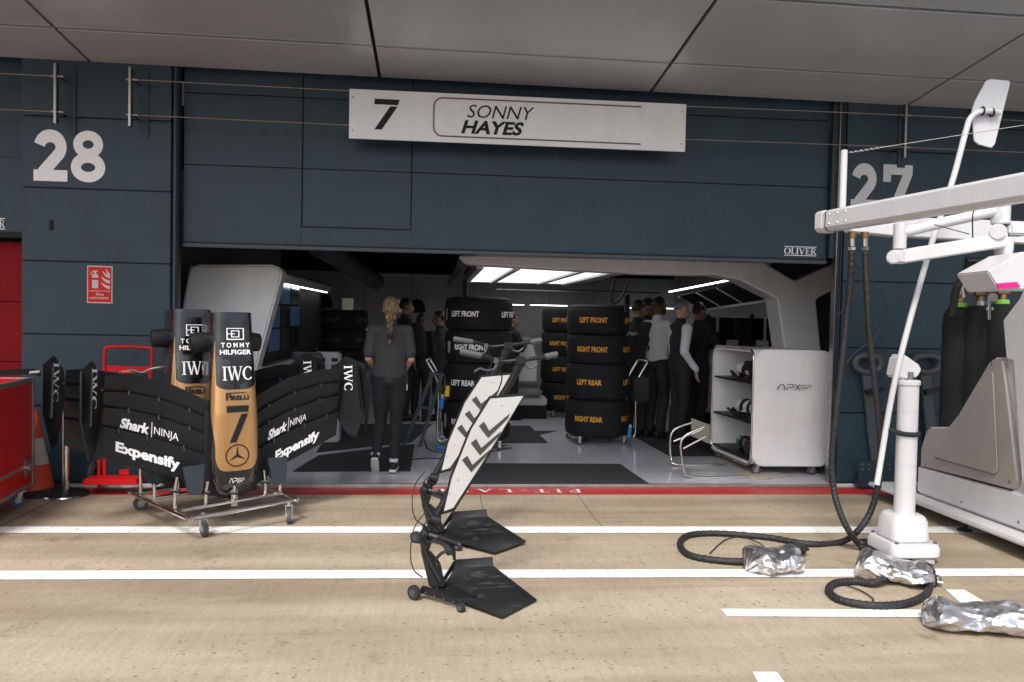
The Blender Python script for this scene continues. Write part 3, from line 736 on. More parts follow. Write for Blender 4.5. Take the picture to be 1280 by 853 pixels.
MB().b2((xs-.05, Yp+.3, .98), (xc0+.1, Yp+3.6, 1.015)).build('worktop', 'carbon_gloss', ct, bevel=.006)
MB().b2((xs-.05, Yp+.32, FZ), (xc0+.06, Yp+3.6, .978)).build('bench_body', 'white_dull', ct, bevel=.01)
for i in range(4):
    MB().b2((xc0+.061, Yp+.4+i*.75, .72), (xc0+.072, Yp+1.05+i*.75, .9)).build('drawer_front', 'wall_interior', ct, bevel=.004)
# socket module
a, b = at(393, 471, Y=9.4), at(425, 441, Y=9.4)
sp = thing('socket_panel', 'grey upright socket panel standing at the end of the workbench', 'control panel', (a.x, 9.4, 0))
MB().b2((a.x, 9.35, FZ), (b.x, 9.6, b.z)).build('housing', 'wall_interior', sp, bevel=.02)
for i in range(2):
    for j in range(5):
        x = a.x+.06+i*.14; z = b.z-.08-j*.075
        MB().b2((x, 9.34, z-.025), (x+.07, 9.35, z+.02)).build('socket', 'black_plastic', sp, bevel=.003)
bx = MB(); p = at(384, 437, Y=9.0)
bx.tube([V((p.x-.13, 9.0, 1.06)), V((p.x+.13, 9.0, 1.06))], [(.07, .05), (.06, .045)], 12, round_=True)
tag(bx.build('tool_bag', 'tool_grey'), 'small crumpled grey bag lying on the dark worktop', 'bag')

# white arch
arch = thing('white_arch', 'white portal frame with a forked right leg inside the garage', 'arch', (1.5, 8.6, 0))
Ya = 8.6
def AP(x, y): return at(x, y, Y=Ya)
out = [(573, 320), (600, 319), (700, 321), (800, 323.5), (955, 328), (994, 352), (1041, 330), (1054, 331), (1054, 356), (1020, 374), (1040, 560), (1000, 560), (972, 374), (925, 350), (895, 344), (800, 342), (700, 337), (600, 331), (580, 330)]
P = [AP(*p) for p in out]
for q in P:
    if q.z < .9: q.z = FZ
MB().prism(P, (0, .35, 0)).build('portal', 'white_paint', arch, bevel=.015, seg=3)
p, q = AP(578, 325), AP(578, 350)
MB().tube([V((p.x, Ya+.1, p.z-.04)), V((p.x, Ya+.4, p.z-.06)), V((p.x-.05, Ya+3.6, p.z-.1))], .06, 16).build('side_rail', 'tool_grey', arch)
# light box
zl_ = AP(640, 334.5).z+.01
def LZ(x, y): return at(x, y, Z=zl_)
lb = thing('ceiling_light_box', 'large white three-panel light box under the arch', 'light', (.9, 10, zl_))
cor = [LZ(604, 334), LZ(762, 340.5), LZ(706, 356), LZ(586, 352.5)]
yn, yf = cor[0].y, (cor[2].y+cor[3].y)/2; xl_, xr_ = (cor[0].x+cor[3].x)/2, (cor[1].x+cor[2].x)/2
L = xr_-xl_
segs = [(0, .235), (.255, .735), (.755, 1)]
for s0, s1 in segs:
    MB().b2((xl_+L*s0+.02, yn+.04, zl_+.01), (xl_+L*s1-.02, yf-.04, zl_+.03)).build('light_panel', 'light_panel', lb)
fr = MB().b2((xl_-.04, yn-.02, zl_), (xr_+.22, yn+.04, zl_+.1)).b2((xl_-.04, yf-.04, zl_), (xr_+.22, yf+.06, zl_+.1))
for s in (-.02, .245, .745, 1.0): fr.b2((xl_+L*s-.04, yn+.04, zl_-.02), (xl_+L*s+.04, yf-.04, zl_+.1))
fr.b2((xr_+.16, yn+.04, zl_-.0), (xr_+.22, yf-.04, zl_+.12)).b2((xr_+.05, yn+.1, zl_-.02), (xr_+.12, yf-.1, zl_+.03))
fr.build('frame', 'white_dull', lb, bevel=.004)
MB().b2((xl_-.04, yn-.02, zl_+.102), (xr_+.22, yf+.06, zl_+.13)).build('top_cover', 'white_dull', lb)
# thin rails and strip lights further back
def strip(p, q, Y0, Y1, lab, m='strip_light', r=.012):
    a, b = at(*p, Y=Y0), at(*q, Y=Y1)
    t = thing('strip_light', lab, 'light', (a+b)/2, group='white strip lights in the garage')
    MB().bar(a, b, .03, .015).build('light_tube', m, t)
    MB().bar(a+V((0, 0, .018)), b+V((0, 0, .018)), .05, .018).build('housing', 'black_plastic', t)
strip((449, 342.5), (575, 345.5), 13, 13, 'dim strip light on the dark ceiling behind the woman', 'white_dull')
strip((637, 381), (655, 381.5), 15, 15, 'short strip light just right of the white-lettered tyres')
strip((663, 381.5), (709, 382.5), 15, 15, 'strip light on the back wall between the tyre stacks')
strip((784, 385), (870, 386.5), 15, 15, 'strip light low behind the standing men')
strip((876, 388.2), (934, 390), 14.5, 14.5, 'strip light right of the vest man at head height')
strip((944, 390.5), (975, 391.5), 14.5, 14.5, 'strip light ending at the white arch leg')
strip((837, 365), (916, 349.5), 11.5, 9.6, 'bright strip light slanting up toward the white arch')
strip((620, 361.5), (826, 367.8), 13, 13, 'long thin dim rail light behind the light box', 'white_dull')
# sloping dark window panel with bars on the right
dp = thing('overhead_panel', 'sloping dark overhead panel with thin bars under the arch', 'panel', (3, 10.5, 2))
pp = [at(848, 371, Y=11.2), at(935, 352, Y=9.8), at(972, 374, Y=9.8), at(878, 388, Y=11.2)]
MB().prism(pp, (0, .03, .02)).build('dark_panel', 'black_matt', dp)
for a, b in ((.28, .28), (.58, .58), (.0, .0), (1, 1)):
    MB().bar(pp[0].lerp(pp[1], a)+V((0, -.01, 0)), pp[3].lerp(pp[2], b)+V((0, -.01, 0)), .02, .02).build('bar', 'wall_interior', dp)
MB().bar(pp[3], pp[2], .04, .04).build('edge_bar', 'wall_interior', dp)
# black wire loop and coiled hoses
o = MB().tube(sm([at(768, 350, Y=9), at(764, 372, Y=9), at(768, 379, Y=9), at(778, 370, Y=9), at(785, 352, Y=9)], 8), .014, 8).build('air_hose_loop', 'black_plastic')
tag(o, 'black hose loop hanging from the right end of the light box', 'hose')
def coil(px, y0, y1, lab):
    pts = []
    for i in range(90):
        t = i/89; c = at(px, y0+(y1-y0)*t, Y=9.1); pts.append(c+V((.03*math.cos(i*.9), .03*math.sin(i*.9), 0)))
    tag(MB().tube(pts, .006, 6).build('coiled_hose', 'black_plastic'), lab, 'hose', 'coiled hoses')
coil(581, 350, 376, 'coiled black hose above the white-lettered tyre stack'); coil(784, 368, 390, 'coiled black hose just right of the front orange-lettered stack')

# display niches with caps on the back wall
def niche(px, py, w, h, lit, cap, lab):
    Y = bk-.0; a, b = at(px-w/2, py+h/2, Y=Y), at(px+w/2, py-h/2, Y=Y)
    t = thing('display_box', lab, 'display box', ((a.x+b.x)/2, Y, a.z), group='display boxes on the back wall')
    MB().b2((a.x, Y-.035, a.z), (b.x, Y-.003, b.z)).build('box_frame', 'white_dull', t, bevel=.01)
    MB().b2((a.x+.03, Y-.042, a.z+.03), (b.x-.03, Y-.0355, b.z-.03)).build('inset', 'lit_niche' if lit else 'wall_interior', t, bevel=.002)
    if cap:
        c = thing('hat', 'dark cap displayed in front of the '+cap, 'cap', ((a.x+b.x)/2, Y-.15, a.z+.04), group='dark caps on display')
        cx = (a.x+b.x)/2; cz = a.z+.06
        MB().lathe([(.001, .24), (.07, .225), (.12, .18), (.15, .1), (.155, 0), (.13, -.02), (.05, -.02)], (cx, Y-.2, cz), 20).build('crown', 'black_matt', c)
        MB().tube([(cx-.1, Y-.3, cz+.0), (cx, Y-.4, cz-.01), (cx+.1, Y-.3, cz)], (.05, .01), 8, ref=(0, 1, 0)).build('peak', 'black_matt', c)
niche(407, 378, 18, 20, 0, 'box left of the woman', 'grey display box holding a dark cap left of the woman')
niche(435, 380.5, 18, 18, 1, None, 'glowing pale display box beside the woman\'s left shoulder')
niche(497, 383, 18, 18, 1, None, 'pale display box partly hidden by the woman\'s head')
niche(522, 384, 19, 19, 0, 'box right of the woman', 'grey display box holding a dark cap right of the woman')
niche(370, 377, 20, 19, 0, None, 'dim display box beside the pod screens')
for i, y in enumerate((405, 432, 460)): niche(455, y, 14, 22, 1, None, ('upper', 'middle', 'lower')[i]+' pale display box behind the dark tyre stack')

# ================================================================ MATS, TYRES
def floor_mat_(pts, lab):
    P = [gz(*p, FZ+.001) for p in pts]
    o = MB().prism(P, (0, 0, .009)).build('floor_mat', 'mat_cloth', bevel=.002); tag(o, lab, 'mat', 'black floor mats')
floor_mat_([(593, 580), (775, 581), (811, 605.5), (560, 605.5)], 'wide black mat at the garage entrance behind the jacks')
floor_mat_([(398, 570), (518, 556), (513, 589.5), (366, 590)], 'black mat under the walking woman')
floor_mat_([(420, 531), (540, 531), (515, 553), (395, 566)], 'dark mat further back beyond the woman')
floor_mat_([(628, 533), (662, 533), (685, 554), (620, 554)], 'small black mat between the tyre stacks')
floor_mat_([(790, 545), (893, 545), (912, 570), (838, 571)], 'black mat under the standing men')
mb = MB().prism([gz(*p, FZ+.001) for p in ((663, 539), (696, 539), (670, 545), (682, 552), (664, 548))], (0, 0, .003))
tag(mb.build('floor_marking', 'mat_cloth'), 'pointed black floor marking beside the small mat', 'floor marking')

def wheel_castor(t, p, r=.05, ang=0, m='grey_rubber'):
    """castor with fork; p is the point on the floor"""
    p = V(p); d = V((math.cos(ang), math.sin(ang), 0)); s = V((-d.y, d.x, 0)); c = p+V((0, 0, r))
    w = MB().tube([c-s*.014, c+s*.014], r, 22)
    f = MB()
    f.tube([c-s*.017, c+s*.017], r*.5, 16)
    top = c+V((0, 0, r+.02))+d*.02
    for k in (-1, 1): f.bar(c+s*.022*k, top+s*.022*k, .004, .03, up=d)
    f.box(top+V((0, 0, .005)), (.06, .06, .008), ang); f.cyl(top, top+V((0, 0, .03)), .014, 12)
    fo = f.build('castor_fork', 'alu', t); w.build('castor_wheel', m, fo, bevel=.004)

def tyre(loc, rad, h, word, lm, label, group, rot=0, tagm=None, seed=0):
    t = thing('covered_tyre', label, 'tyre', loc, rot, group)
    rnd = random.Random(seed)
    def rr(a, z):
        f = z/h; b = 1-.09*abs(2*f-1)**8-.025*(2*f-1)**2
        return rad*b*(1+.006*math.sin(a*3+seed)+.014*noise.noise(V((math.cos(a)*2.5, math.sin(a)*2.5, z*6+seed*3)))+.012*abs(2*f-1)**2*noise.noise(V((math.cos(a)*11, math.sin(a)*11, z*3+seed))))
    mb = MB(); n = 72; m_ = 22; vs_ = []; fs = []
    for j in range(m_+1):
        z = h*j/m_
        for k in range(n):
            a = 2*PI*k/n; q = rr(a, z); vs_.append((q*math.cos(a), q*math.sin(a), z+.006*noise.noise(V((a*2, z*4, seed)))))
    for j in range(m_):
        for k in range(n): fs.append((j*n+k, j*n+(k+1) % n, (j+1)*n+(k+1) % n, (j+1)*n+k))
    fs.append(tuple(range(n-1, -1, -1)))
    # dished top
    o_ = m_*n; base = len(vs_)
    for q, dz in ((.9, .012), (.6, .0), (.3, -.03)):
        for k in range(n): a = 2*PI*k/n; vs_.append((rad*q*.84*math.cos(a), rad*q*.84*math.sin(a), h+dz+.008*noise.noise(V((a*3, q*5, seed)))))
    for L in range(3):
        s0 = o_ if L == 0 else base+(L-1)*n; s1 = base+L*n
        for k in range(n): fs.append((s0+k, s0+(k+1) % n, s1+(k+1) % n, s1+k))
    fs.append(tuple(base+2*n+k for k in range(n)))
    bl_ = mb.mesh(vs_, fs).build('blanket', 'blanket', t, world=False, smooth=60)
    for k in range(2):
        a0 = -PI/2-.38+.785+k*PI
        MB().tube([((rr(a0, z)+.002)*math.cos(a0), (rr(a0, z)+.002)*math.sin(a0), z) for z in [h*(.04+.92*i/8) for i in range(9)]], (.014, .003), 8, ref=(-math.sin(a0), math.cos(a0), 0)).build('strap', 'black_matt', t, world=False)
    # seam bands and closing strap
    for z in (h*.06, h*.94):
        MB().tube([(rr(2*PI*k/48, z)*1.004*math.cos(2*PI*k/48), rr(2*PI*k/48, z)*1.004*math.sin(2*PI*k/48), z) for k in range(48)], .006, 6, closed=True).build('piping', 'black_matt', t, world=False)
    if word:
        s = text2d(word, .035, 0, .78); wmax = max(v[0] for v in s[0]); tw = .36*len(word)/10.5; th = .062
        sub = []
        for a0 in (-PI/2-.38, -PI/2-.38+1.57, -PI/2-.38-1.57, PI/2-.38):
            fn = lambda x, y, k=0, a0=a0: (lambda a, z: V(((rr(a, z)+.003)*math.cos(a), (rr(a, z)+.003)*math.sin(a), z)))(a0+(x/wmax-.5)*tw/rad, h*.5-th/2+y*th)
            decal('side_lettering', s, fn, lm, bl_, world=False)
    if tagm:
        a0 = tagm
        o = MB(); o.slab(lambda u, v: V(((rr(a0+(u-.5)*.13, h*.45)+.004)*math.cos(a0+(u-.5)*.13), (rr(a0+(u-.5)*.13, h*.45)+.004)*math.sin(a0+(u-.5)*.13), h*.3+v*h*.36)), 3, 1, (0, 0, .001)).build('info_tag', 'grey_letter', bl_, world=False)
    return t
def stack(cx, cy, words, hs, lm, where, rad, group, rot=0, tagm=None, base=.14, seed=0):
    z = base; pos = ('lowest', 'second lowest', 'second highest', 'topmost')
    for i, (w, h) in enumerate(zip(words, hs)):
        colr = {'white_letter': 'white', 'yellow_letter': 'orange', 'tool_grey': 'faint grey'}[lm]
        tyre((cx+random.uniform(-.008, .008), cy, z), rad*(1.0 if i > 1 else 1.005), h-.004, w, lm, 'black-covered tyre with %s letters, %s of the %s' % (colr, pos[i], where), group, rot+random.uniform(-.13, .13), tagm, seed+i)
        z += h
    return z
def tyre_trolley(cx, cy, rot, label, rad=.39, handle=True, hx=1, pouch=None, hoff=0):
    t = thing('tyre_trolley', label, 'trolley', (cx, cy, 0), rot, 'tyre trolleys')
    W = WM[t.name]
    f = MB(); z = .125
    f.tube([(rad*.8*math.cos(a), rad*.8*math.sin(a), z) for a in [2*PI*k/24 for k in range(24)]], .016, 8, closed=True)
    f.bar((-rad*.8, 0, z), (rad*.8, 0, z), .03, .03); f.bar((0, -rad*.8, z), (0, rad*.8, z), .03, .03)
    f.build('base_frame', 'black_plastic', t, world=False)
    for x, y in ((.7, -.62), (-.72, -.62), (.7, .62), (-.72, .62)):
        r_, c = .035, V((x*rad, y*rad, FZ+.035))
        fo = MB().bar(c+V((0, -.018, -.01)), c+V((0, -.018, .06)), .03, .003, up=(0, 1, 0)).bar(c+V((0, .018, -.01)), c+V((0, .018, .06)), .03, .003, up=(0, 1, 0)).box(c+V((0, 0, .062)), (.045, .045, .008)).build('castor_fork', 'alu', t, world=False)
        MB().tube([c-V((0, .012, 0)), c+V((0, .012, 0))], r_, 18).build('castor_wheel', 'grey_rubber', fo, world=False, bevel=.004)
    if handle:
        x = hx*(rad+.05)
        pts = [(x*.7, -.17, .13), (x, -.17, .13), (x, -.17, .55), (x+hx*.02, -.17, .8), (x+hx*.13, -.17, 1.0), (x+hx*.14, -.15, 1.03), (x+hx*.14, .15, 1.03), (x+hx*.13, .17, 1.0), (x+hx*.02, .17, .8), (x, .17, .55), (x, .17, .13), (x*.7, .17, .13)]
        MB().tube(sm(pts, 5), .014, 10).build('push_handle', 'chrome', t, world=False)
    return t
SR = 9.62
xsr = at(746, 500, Y=SR).x
stack(xsr, SR, ['RIGHT REAR', 'LEFT REAR', 'RIGHT FRONT', 'LEFT FRONT'], [.44, .435, .35, .345], 'yellow_letter', 'front right stack', .385, 'tyres of the front right stack', .02, None, .13, 3)
tyre_trolley(xsr, SR, .1, 'chrome trolley under the front right tyre stack')
pt = thing('equipment_pouch', 'black pouch hung on the handle of the right tyre trolley', 'pouch', (xsr+.5, SR-.1, .6))
MB().b2((xsr+.42, SR-.16, .52), (xsr+.62, SR+.1, .84)).build('pouch_body', 'cloth_black', pt, bevel=.03, seg=3)
MB().b2((xsr+.43, SR-.165, .66), (xsr+.61, SR-.155, .84)).build('flap', 'black_plastic', pt, bevel=.004)
SL = 9.25
xsl = at(597, 500, Y=SL).x
stack(xsl, SL, ['RIGHT REAR', 'LEFT REAR', 'RIGHT FRONT', 'LEFT FRONT'], [.45, .43, .375, .37], 'white_letter', 'stack behind the jacks', .395, 'tyres of the white-lettered stack', -.02, -PI/2-1.12, .13, 11)
tyre_trolley(xsl, SL, -.1, 'chrome trolley under the white-lettered tyre stack', hx=-1)
SM_ = 12.2
xsm = at(706, 500, Y=SM_).x
stack(xsm, SM_, ['RIGHT REAR', 'LEFT REAR', 'RIGHT FRONT', 'LEFT FRONT'], [.43, .42, .355, .35], 'yellow_letter', 'stack half hidden at the back', .39, 'tyres of the back stack', .12, None, .13, 23)
tyre_trolley(xsm, SM_, .2, 'dark trolley under the orange-lettered stack at the back', handle=False)
SD = 12.9
xsd = at(427, 500, Y=SD).x
stack(xsd, SD, ['RIGHT REAR', 'LEFT REAR', 'RIGHT FRONT', 'LEFT FRONT'], [.43, .42, .31, .3], 'tool_grey', 'dark stack left of the woman', .4, 'tyres of the dark stack', -.05, None, .13, 31)
tyre_trolley(xsd, SD, 0, 'trolley under the dark tyre stack left of the woman', handle=False)
# connectors and cables at the left stack
for i, (px, py, m, nm, lab) in enumerate(((552, 560, 'blue_plastic', 'power_plug', 'blue plug lying on the floor by the left tyre trolley'), (552, 504, 'blue_plastic', 'power_plug', 'blue plug hanging upright on the left tyre trolley'), (787, 541, 'blue_plastic', 'power_plug', 'blue plug hanging below the right tyre trolley'), (559, 489, 'yellow_plastic', 'air_connector', 'yellow connector beside the left tyre stack'))):
    Y = gz(px, py, FZ+.03).y if i == 0 else (8.85 if i != 2 else 9.3)
    c = at(px, py, Y=Y); d = V((.09, 0, -.01)) if i == 0 else V((.01, 0, .1))
    t = thing(nm, lab, 'plug', c)
    MB().tube([c-d*.6, c+d*.6], [.03, .026], 14).build('plug_body', m, t, bevel=.004)
    MB().tube([c+d*.6, c+d*.95], .014, 10).build('plug_collar', 'white_dull' if i != 3 else 'black_plastic', t)
def ground_cable(name, pts, r, lab, m='rubber', z=None, cat='cable', group=None, n=8):
    P = [p if isinstance(p, V) else gz(p[0], p[1], (z if z is not None else 0)+r) for p in pts]
    return tag(MB().tube(sm(P, n), r, 8).build(name, m), lab, cat, group)
ground_cable('floor_cable', [(530, 548), (536, 562), (560, 566), (600, 566), (640, 560)], .006, 'thin black cable curling round the blue plug on the floor', z=FZ)
ground_cable('floor_cable', [(500, 577), (530, 573), (560, 573), (600, 570)], .006, 'thin black cable lying in front of the left tyre trolley', z=FZ)

# ================================================================ SHELF CABINET
cb = thing('shelf_cabinet', 'white rounded shelf cabinet on castors at the right of the garage opening', 'cabinet', (3.4, 7.5, FZ))
p0 = at(939, 583, Y=7.55); zb_ = p0.z; zt_ = at(941, 437, Y=7.55).z
pR = at(1037, 583, Y=7.55)
pB = at(889, 562, Z=zb_)
ex = (pR-p0); ex.z = 0; Lx = ex.length; ex.normalize()
ey = V((pB.x-p0.x, pB.y-p0.y, 0)); Ly = ey.length; ey.normalize()
def CP(u, v, z): return V((p0.x, p0.y, 0))+ex*u+ey*v+V((0, 0, z))
def rrect(w, z0, z1, r, n=6):
    return [(x, z) for x, z in arc(w-r, z1-r, r, r, 90, 0, n)+arc(w-r, z0+r, r, r, 0, -90, n)+arc(r, z0+r, r, r, -90, -180, n)+arc(r, z1-r, r, r, 180, 90, n)]
# shell: rounded profile seen on the open side (u=0) extruded along ex: end face white with rounded edges
# the big white face: u from 0..Lx at v=0; the open side: v from 0..Ly at u=0
outer = rrect(Ly, zb_, zt_, .11); inner = rrect(Ly-.06, zb_+.03, zt_-.03, .08)
mb = MB(); n_ = len(outer); RC = .12; hc = (zt_+zb_)/2; hh_ = (zt_-zb_)/2
vs_ = []; fs = []
us = [0, Lx-RC]+[Lx-RC+RC*math.sin(R_(a)) for a in (20, 40, 60, 80, 90)]
sh_r = [1, 1]+[1-RC*(1-math.cos(R_(a)))/hh_ for a in (20, 40, 60, 80, 90)]
for u, q in zip(us, sh_r): vs_ += [CP(u, v, hc+(z-hc)*q) for v, z in outer]
S_ = len(us)
for u in (0, Lx-RC-.02): vs_ += [CP(u, v+.03, z) for v, z in inner]
for j in range(S_-1):
    for k in range(n_): fs.append((j*n_+k, j*n_+(k+1) % n_, (j+1)*n_+(k+1) % n_, (j+1)*n_+k))
for k in range(n_):
    k2 = (k+1) % n_
    fs += [(S_*n_+k, (S_+1)*n_+k, (S_+1)*n_+k2, S_*n_+k2), (k, S_*n_+k, S_*n_+k2, k2)]
fs += [tuple((S_-1)*n_+k for k in range(n_)), tuple((S_+1)*n_+k for k in range(n_))[::-1]]
MB().mesh(vs_, fs).build('cabinet_shell', 'white_paint', cb, recalc=True)
# front and right corners get a rounded face panel
ff_ = [(u, z) for u, z in rrect(Lx, zb_, zt_, .12, 10)]
MB().prism([CP(u, -.018, z) for u, z in ff_], ey*.017).build('side_panel', 'white_paint', cb, bevel=.008, seg=3)
MB().tube([CP(-.006, v, z) for v, z in outer], .013, 10, closed=True).build('edge_trim', 'chrome', cb)
zs_ = [zb_+(zt_-zb_)*.70, zb_+(zt_-zb_)*.36, zb_+.06]
for z in zs_: MB().prism([CP(.0, .035, z), CP(Lx-.16, .035, z), CP(Lx-.16, Ly-.035, z), CP(.0, Ly-.035, z)], (0, 0, .018)).build('shelf', 'black_plastic', cb)
for u, v in ((.06, .03), (Lx-.17, .03), (.06, Ly-.05), (Lx-.17, Ly-.05)):
    c = CP(u, v, FZ); wheel_castor(cb, c, .045, math.atan2(ex.y, ex.x))
c0 = p0+ex*.0
decal('logo', fit(apx2d(), 1, 1), frame(at(971, 488, Y=7.51)+V((0, -.0, 0)), (at(1013, 488, Y=7.51)-at(971, 488, Y=7.51)), (0, 0, .062), (0, -1, 0), .012), 'tool_grey', cb)
# things on the shelves
def blob(name, c, size, m, lab, cat, seed, n=28, amp=.35, group=None, parent=None, rot=0, hi=4):
    mb = MB(); mb.ball((0, 0, 0), 1, n)
    M = Matrix.Rotation(rot, 3, 'Z'); out = []
    for v in mb.v:
        d = v.normalized(); k = 1+amp*noise.noise(d*1.6+V((seed, 0, 0)))+amp*.5*noise.noise(d*hi+V((0, seed, 0)))
        q = V((d.x*size[0]*k, d.y*size[1]*k, d.z*size[2]*k)); q.z = max(q.z, -size[2]*.8); out.append(M @ q+V(c))
    mb.v = out; o = mb.build(name, m, parent, smooth=50)
    if lab: tag(o, lab, cat, group)
    return o
r3 = random.Random(5)
def wheel_gun(c, lab, col2='white_dull', s=1, yaw=0.):
    t = thing('wheel_gun', lab, 'wheel gun', c, yaw, 'wheel guns in the white cabinet')
    MB().tube([(-.12*s, 0, .07*s), (.12*s, 0, .08*s)], [.055*s, .045*s], 16, round_=True).build('gun_body', col2, t, world=False)
    MB().tube([(-.19*s, 0, .07*s), (-.11*s, 0, .07*s)], .045*s, 16).build('socket', 'black_plastic', t, world=False, bevel=.006)
    MB().tube(sm([(.08*s, 0, .06*s), (.12*s, .0, -.0), (.10*s, 0, -.03*s+.03)], 4), .022*s, 10).build('grip', 'black_plastic', t, world=False)
    for k in (-.05, .03): MB().tube([(k*s, 0, .072*s), (k*s+.03*s, 0, .075*s)], .058*s, 16).build('band', 'black_plastic', t, world=False)
    return t
ag = math.atan2(ey.y, ey.x)
wheel_gun(CP(.14, .33, zs_[0]+.02), 'white and black wheel gun on the top shelf of the cabinet', yaw=ag+.3, s=1.35)
wheel_gun(CP(.14, .34, zs_[1]+.02), 'white and black wheel gun on the middle shelf of the cabinet', yaw=ag+.2, s=1.45)
wheel_gun(CP(.12, .32, zs_[2]+.02), 'silver wheel gun on the bottom shelf of the cabinet', 'alu', yaw=ag+.1, s=1.25)
for k, (z, lab) in enumerate(((zs_[0], 'top'), (zs_[1], 'middle'))):
    pts = [CP(.08+.05*math.sin(i*1.9+k), Ly*.25+i*.06, z+.06+.035*math.sin(i*2.3+k)) for i in range(9)]
    tag(MB().tube(sm(pts, 6), .013, 8).build('coiled_cable', 'black_plastic'), 'black cable bundled on the %s shelf of the cabinet' % lab, 'cable', 'cables in the white cabinet')
    tag(MB().tube(sm([p+V((.03, .02, .05)) for p in pts[:6]], 6), .011, 8).build('coiled_cable', 'white_dull'), 'white cable bundled on the %s shelf of the cabinet' % lab, 'cable', 'cables in the white cabinet')
t = thing('battery_box', 'black box on the upper shelf above the white cables', 'box', CP(.1, .18, zs_[0]+.2))
MB().box(CP(.1, .26, zs_[0]+.17), (.1, .14, .1), ag+.4).build('case', 'black_plastic', t, bevel=.01)
blob('dark_bag', CP(.12, .12, zs_[2]+.09), (.1, .14, .085), 'cloth_black', 'dark bag on the bottom shelf of the cabinet', 'bag', 3.3, rot=ag)
# chrome step frame left of it
tf = thing('tube_stand', 'low chrome tube stand with two loops beside the white cabinet', 'stand', gz(865, 590, FZ))
def GA(px, py, pg, z=None):   # a point above the ground point pg
    g_ = gz(*pg, FZ); return at(px, py, Y=g_.y)
for nm, L in (('a', [((866, 528), (866, 582)), ((845, 536), (845, 582)), ((838, 548), (838, 582)), ((839, 572), (839, 582)), ((848, 582), (848, 583)), ((910, 582), (910, 583))]),
              ('b', [((880, 534), (880, 598)), ((860, 543), (860, 598)), ((851, 554), (851, 598)), ((854, 580), (854, 598)), ((865, 597), (865, 598)), ((935, 597), (935, 598))])):
    P = [GA(p[0], p[1], g_) for p, g_ in L]; P[-1].z = P[-2].z = FZ+.015
    MB().tube(sm(P, 6), .013, 10).build('loop', 'chrome', tf)
g1, g2 = gz(842, 583, FZ), gz(855, 598, FZ)
a, b = at(842, 552, Y=g1.y), at(878, 537, Y=g1.y); MB().tube([a, b], .011, 8).build('crossbar', 'chrome', tf)
a, b = at(854, 561, Y=g2.y), at(882, 546, Y=g2.y); MB().tube([a, b], .011, 8).build('crossbar', 'steel', tf)
# tan board behind
P = [gz(870, 556, .0), gz(985, 602, .0)]
a = at(868, 545, Y=8.6); b = at(905, 556, Y=8.3)
tb = MB().prism([at(864, 523, Y=8.75), at(889, 532, Y=8.6), at(889, 556, Y=8.6), at(864, 545, Y=8.75)], (0.01, .02, 0)).build('tan_board', 'tan_panel'); tag(tb, 'pale tan board leaning behind the chrome tube stand', 'board')
tb = MB().prism([gz(*p, FZ+.002) for p in ((893, 571), (905, 571), (985, 596), (955, 600), (935, 597))], (0, 0, .012)).build('tan_ramp', 'tan_panel'); tag(tb, 'tan floor strip lying under the white cabinet', 'board')

# desk with monitors on the right
dk = thing('control_desk', 'grey control desk with a raised logo behind the standing men', 'desk', (3.6, 9.6, 0))
a, b = at(855, 436, Y=10.2), at(990, 440, Y=10.2)
MB().b2((a.x, 10.2, FZ+.3), (b.x+.8, 10.8, a.z-.0)).build('desk_front', 'wall_interior', dk, bevel=.02)
MB().b2((a.x-.02, 10.15, a.z), (b.x+.8, 10.85, a.z+.03)).build('desk_top', 'black_plastic', dk, bevel=.006)
MB().b2((a.x+.02, 10.22, FZ), (b.x+.8, 10.75, FZ+.29)).build('desk_plinth', 'black_matt', dk)
q = at(862, 497, Y=10.19)
decal('desk_logo', fit(apx2d(), 1, 1), frame(q, (.42, 0, 0), (0, 0, .12), (0, -1, 0), .008), 'white_dull', dk)
mx_ = [(886, 'leftmost'), (909, 'second from the left'), (928, 'third from the left'), (946, 'fourth from the left'), (968, 'rightmost')]
for i, (px, w) in enumerate(mx_):
    c = at(px, 431, Y=10.35); t = thing('monitor', 'monitor on the control desk, %s of the row' % w, 'monitor', (c.x, 10.4, a.z+.03), .5, 'monitors on the control desk')
    MB().box((0, 0, .24), (.28, .02, .30)).build('display', 'screen' if i else 'tool_grey', t, world=False, bevel=.004)
    MB().box((.0, -.0125, .24), (.26, .004, .27)).build('screen_glass', 'black_plastic' if i in (1, 3) else 'dark_blue', t, world=False)
    MB().box((.145, 0, .24), (.008, .03, .31)).build('side_edge', 'alu', t, world=False)
    MB().box((0, .02, .05), (.04, .02, .1)).box((0, .02, .006), (.16, .12, .012)).build('foot', 'black_plastic', t, world=False)

# grey seat at the back, step frames
st = thing('grey_seat', 'pale grey padded seat shell standing between the tyre stacks', 'seat', at(658, 520, Y=11.8))
a = at(643, 422, Y=11.8); b = at(675, 484, Y=11.8)
w_, h_ = b.x-a.x, a.z-b.z
MB().prism([V((a.x+w_*u, 11.8, b.z+h_*v)) for u, v in ((0, 0), (1, 0), (1.02, .5), (.85, .75), (.78, .95), (.6, 1.02), (.35, 1.02), (.18, .95), (.1, .75), (-.02, .5))], (0, .12, 0)).build('backrest', 'seat_grey', st, bevel=.03, seg=3)
MB().prism([V((a.x+w_*(.15+.7*u), 11.76, b.z+h_*(.1+.8*v))) for u, v in ((0, 0), (1, 0), (1, .6), (.7, 1), (.3, 1), (0, .6))], (0, .05, 0)).build('pad', 'white_dull', st, bevel=.02)
MB().b2((a.x-.02, 11.65, b.z-.14), (b.x+.02, 12.0, b.z-.01)).build('cushion', 'seat_grey', st, bevel=.04, seg=3)
MB().b2((a.x-.1, 11.7, FZ+.2), (b.x+.1, 12.1, b.z-.15)).build('seat_base', 'wall_interior', st, bevel=.02)
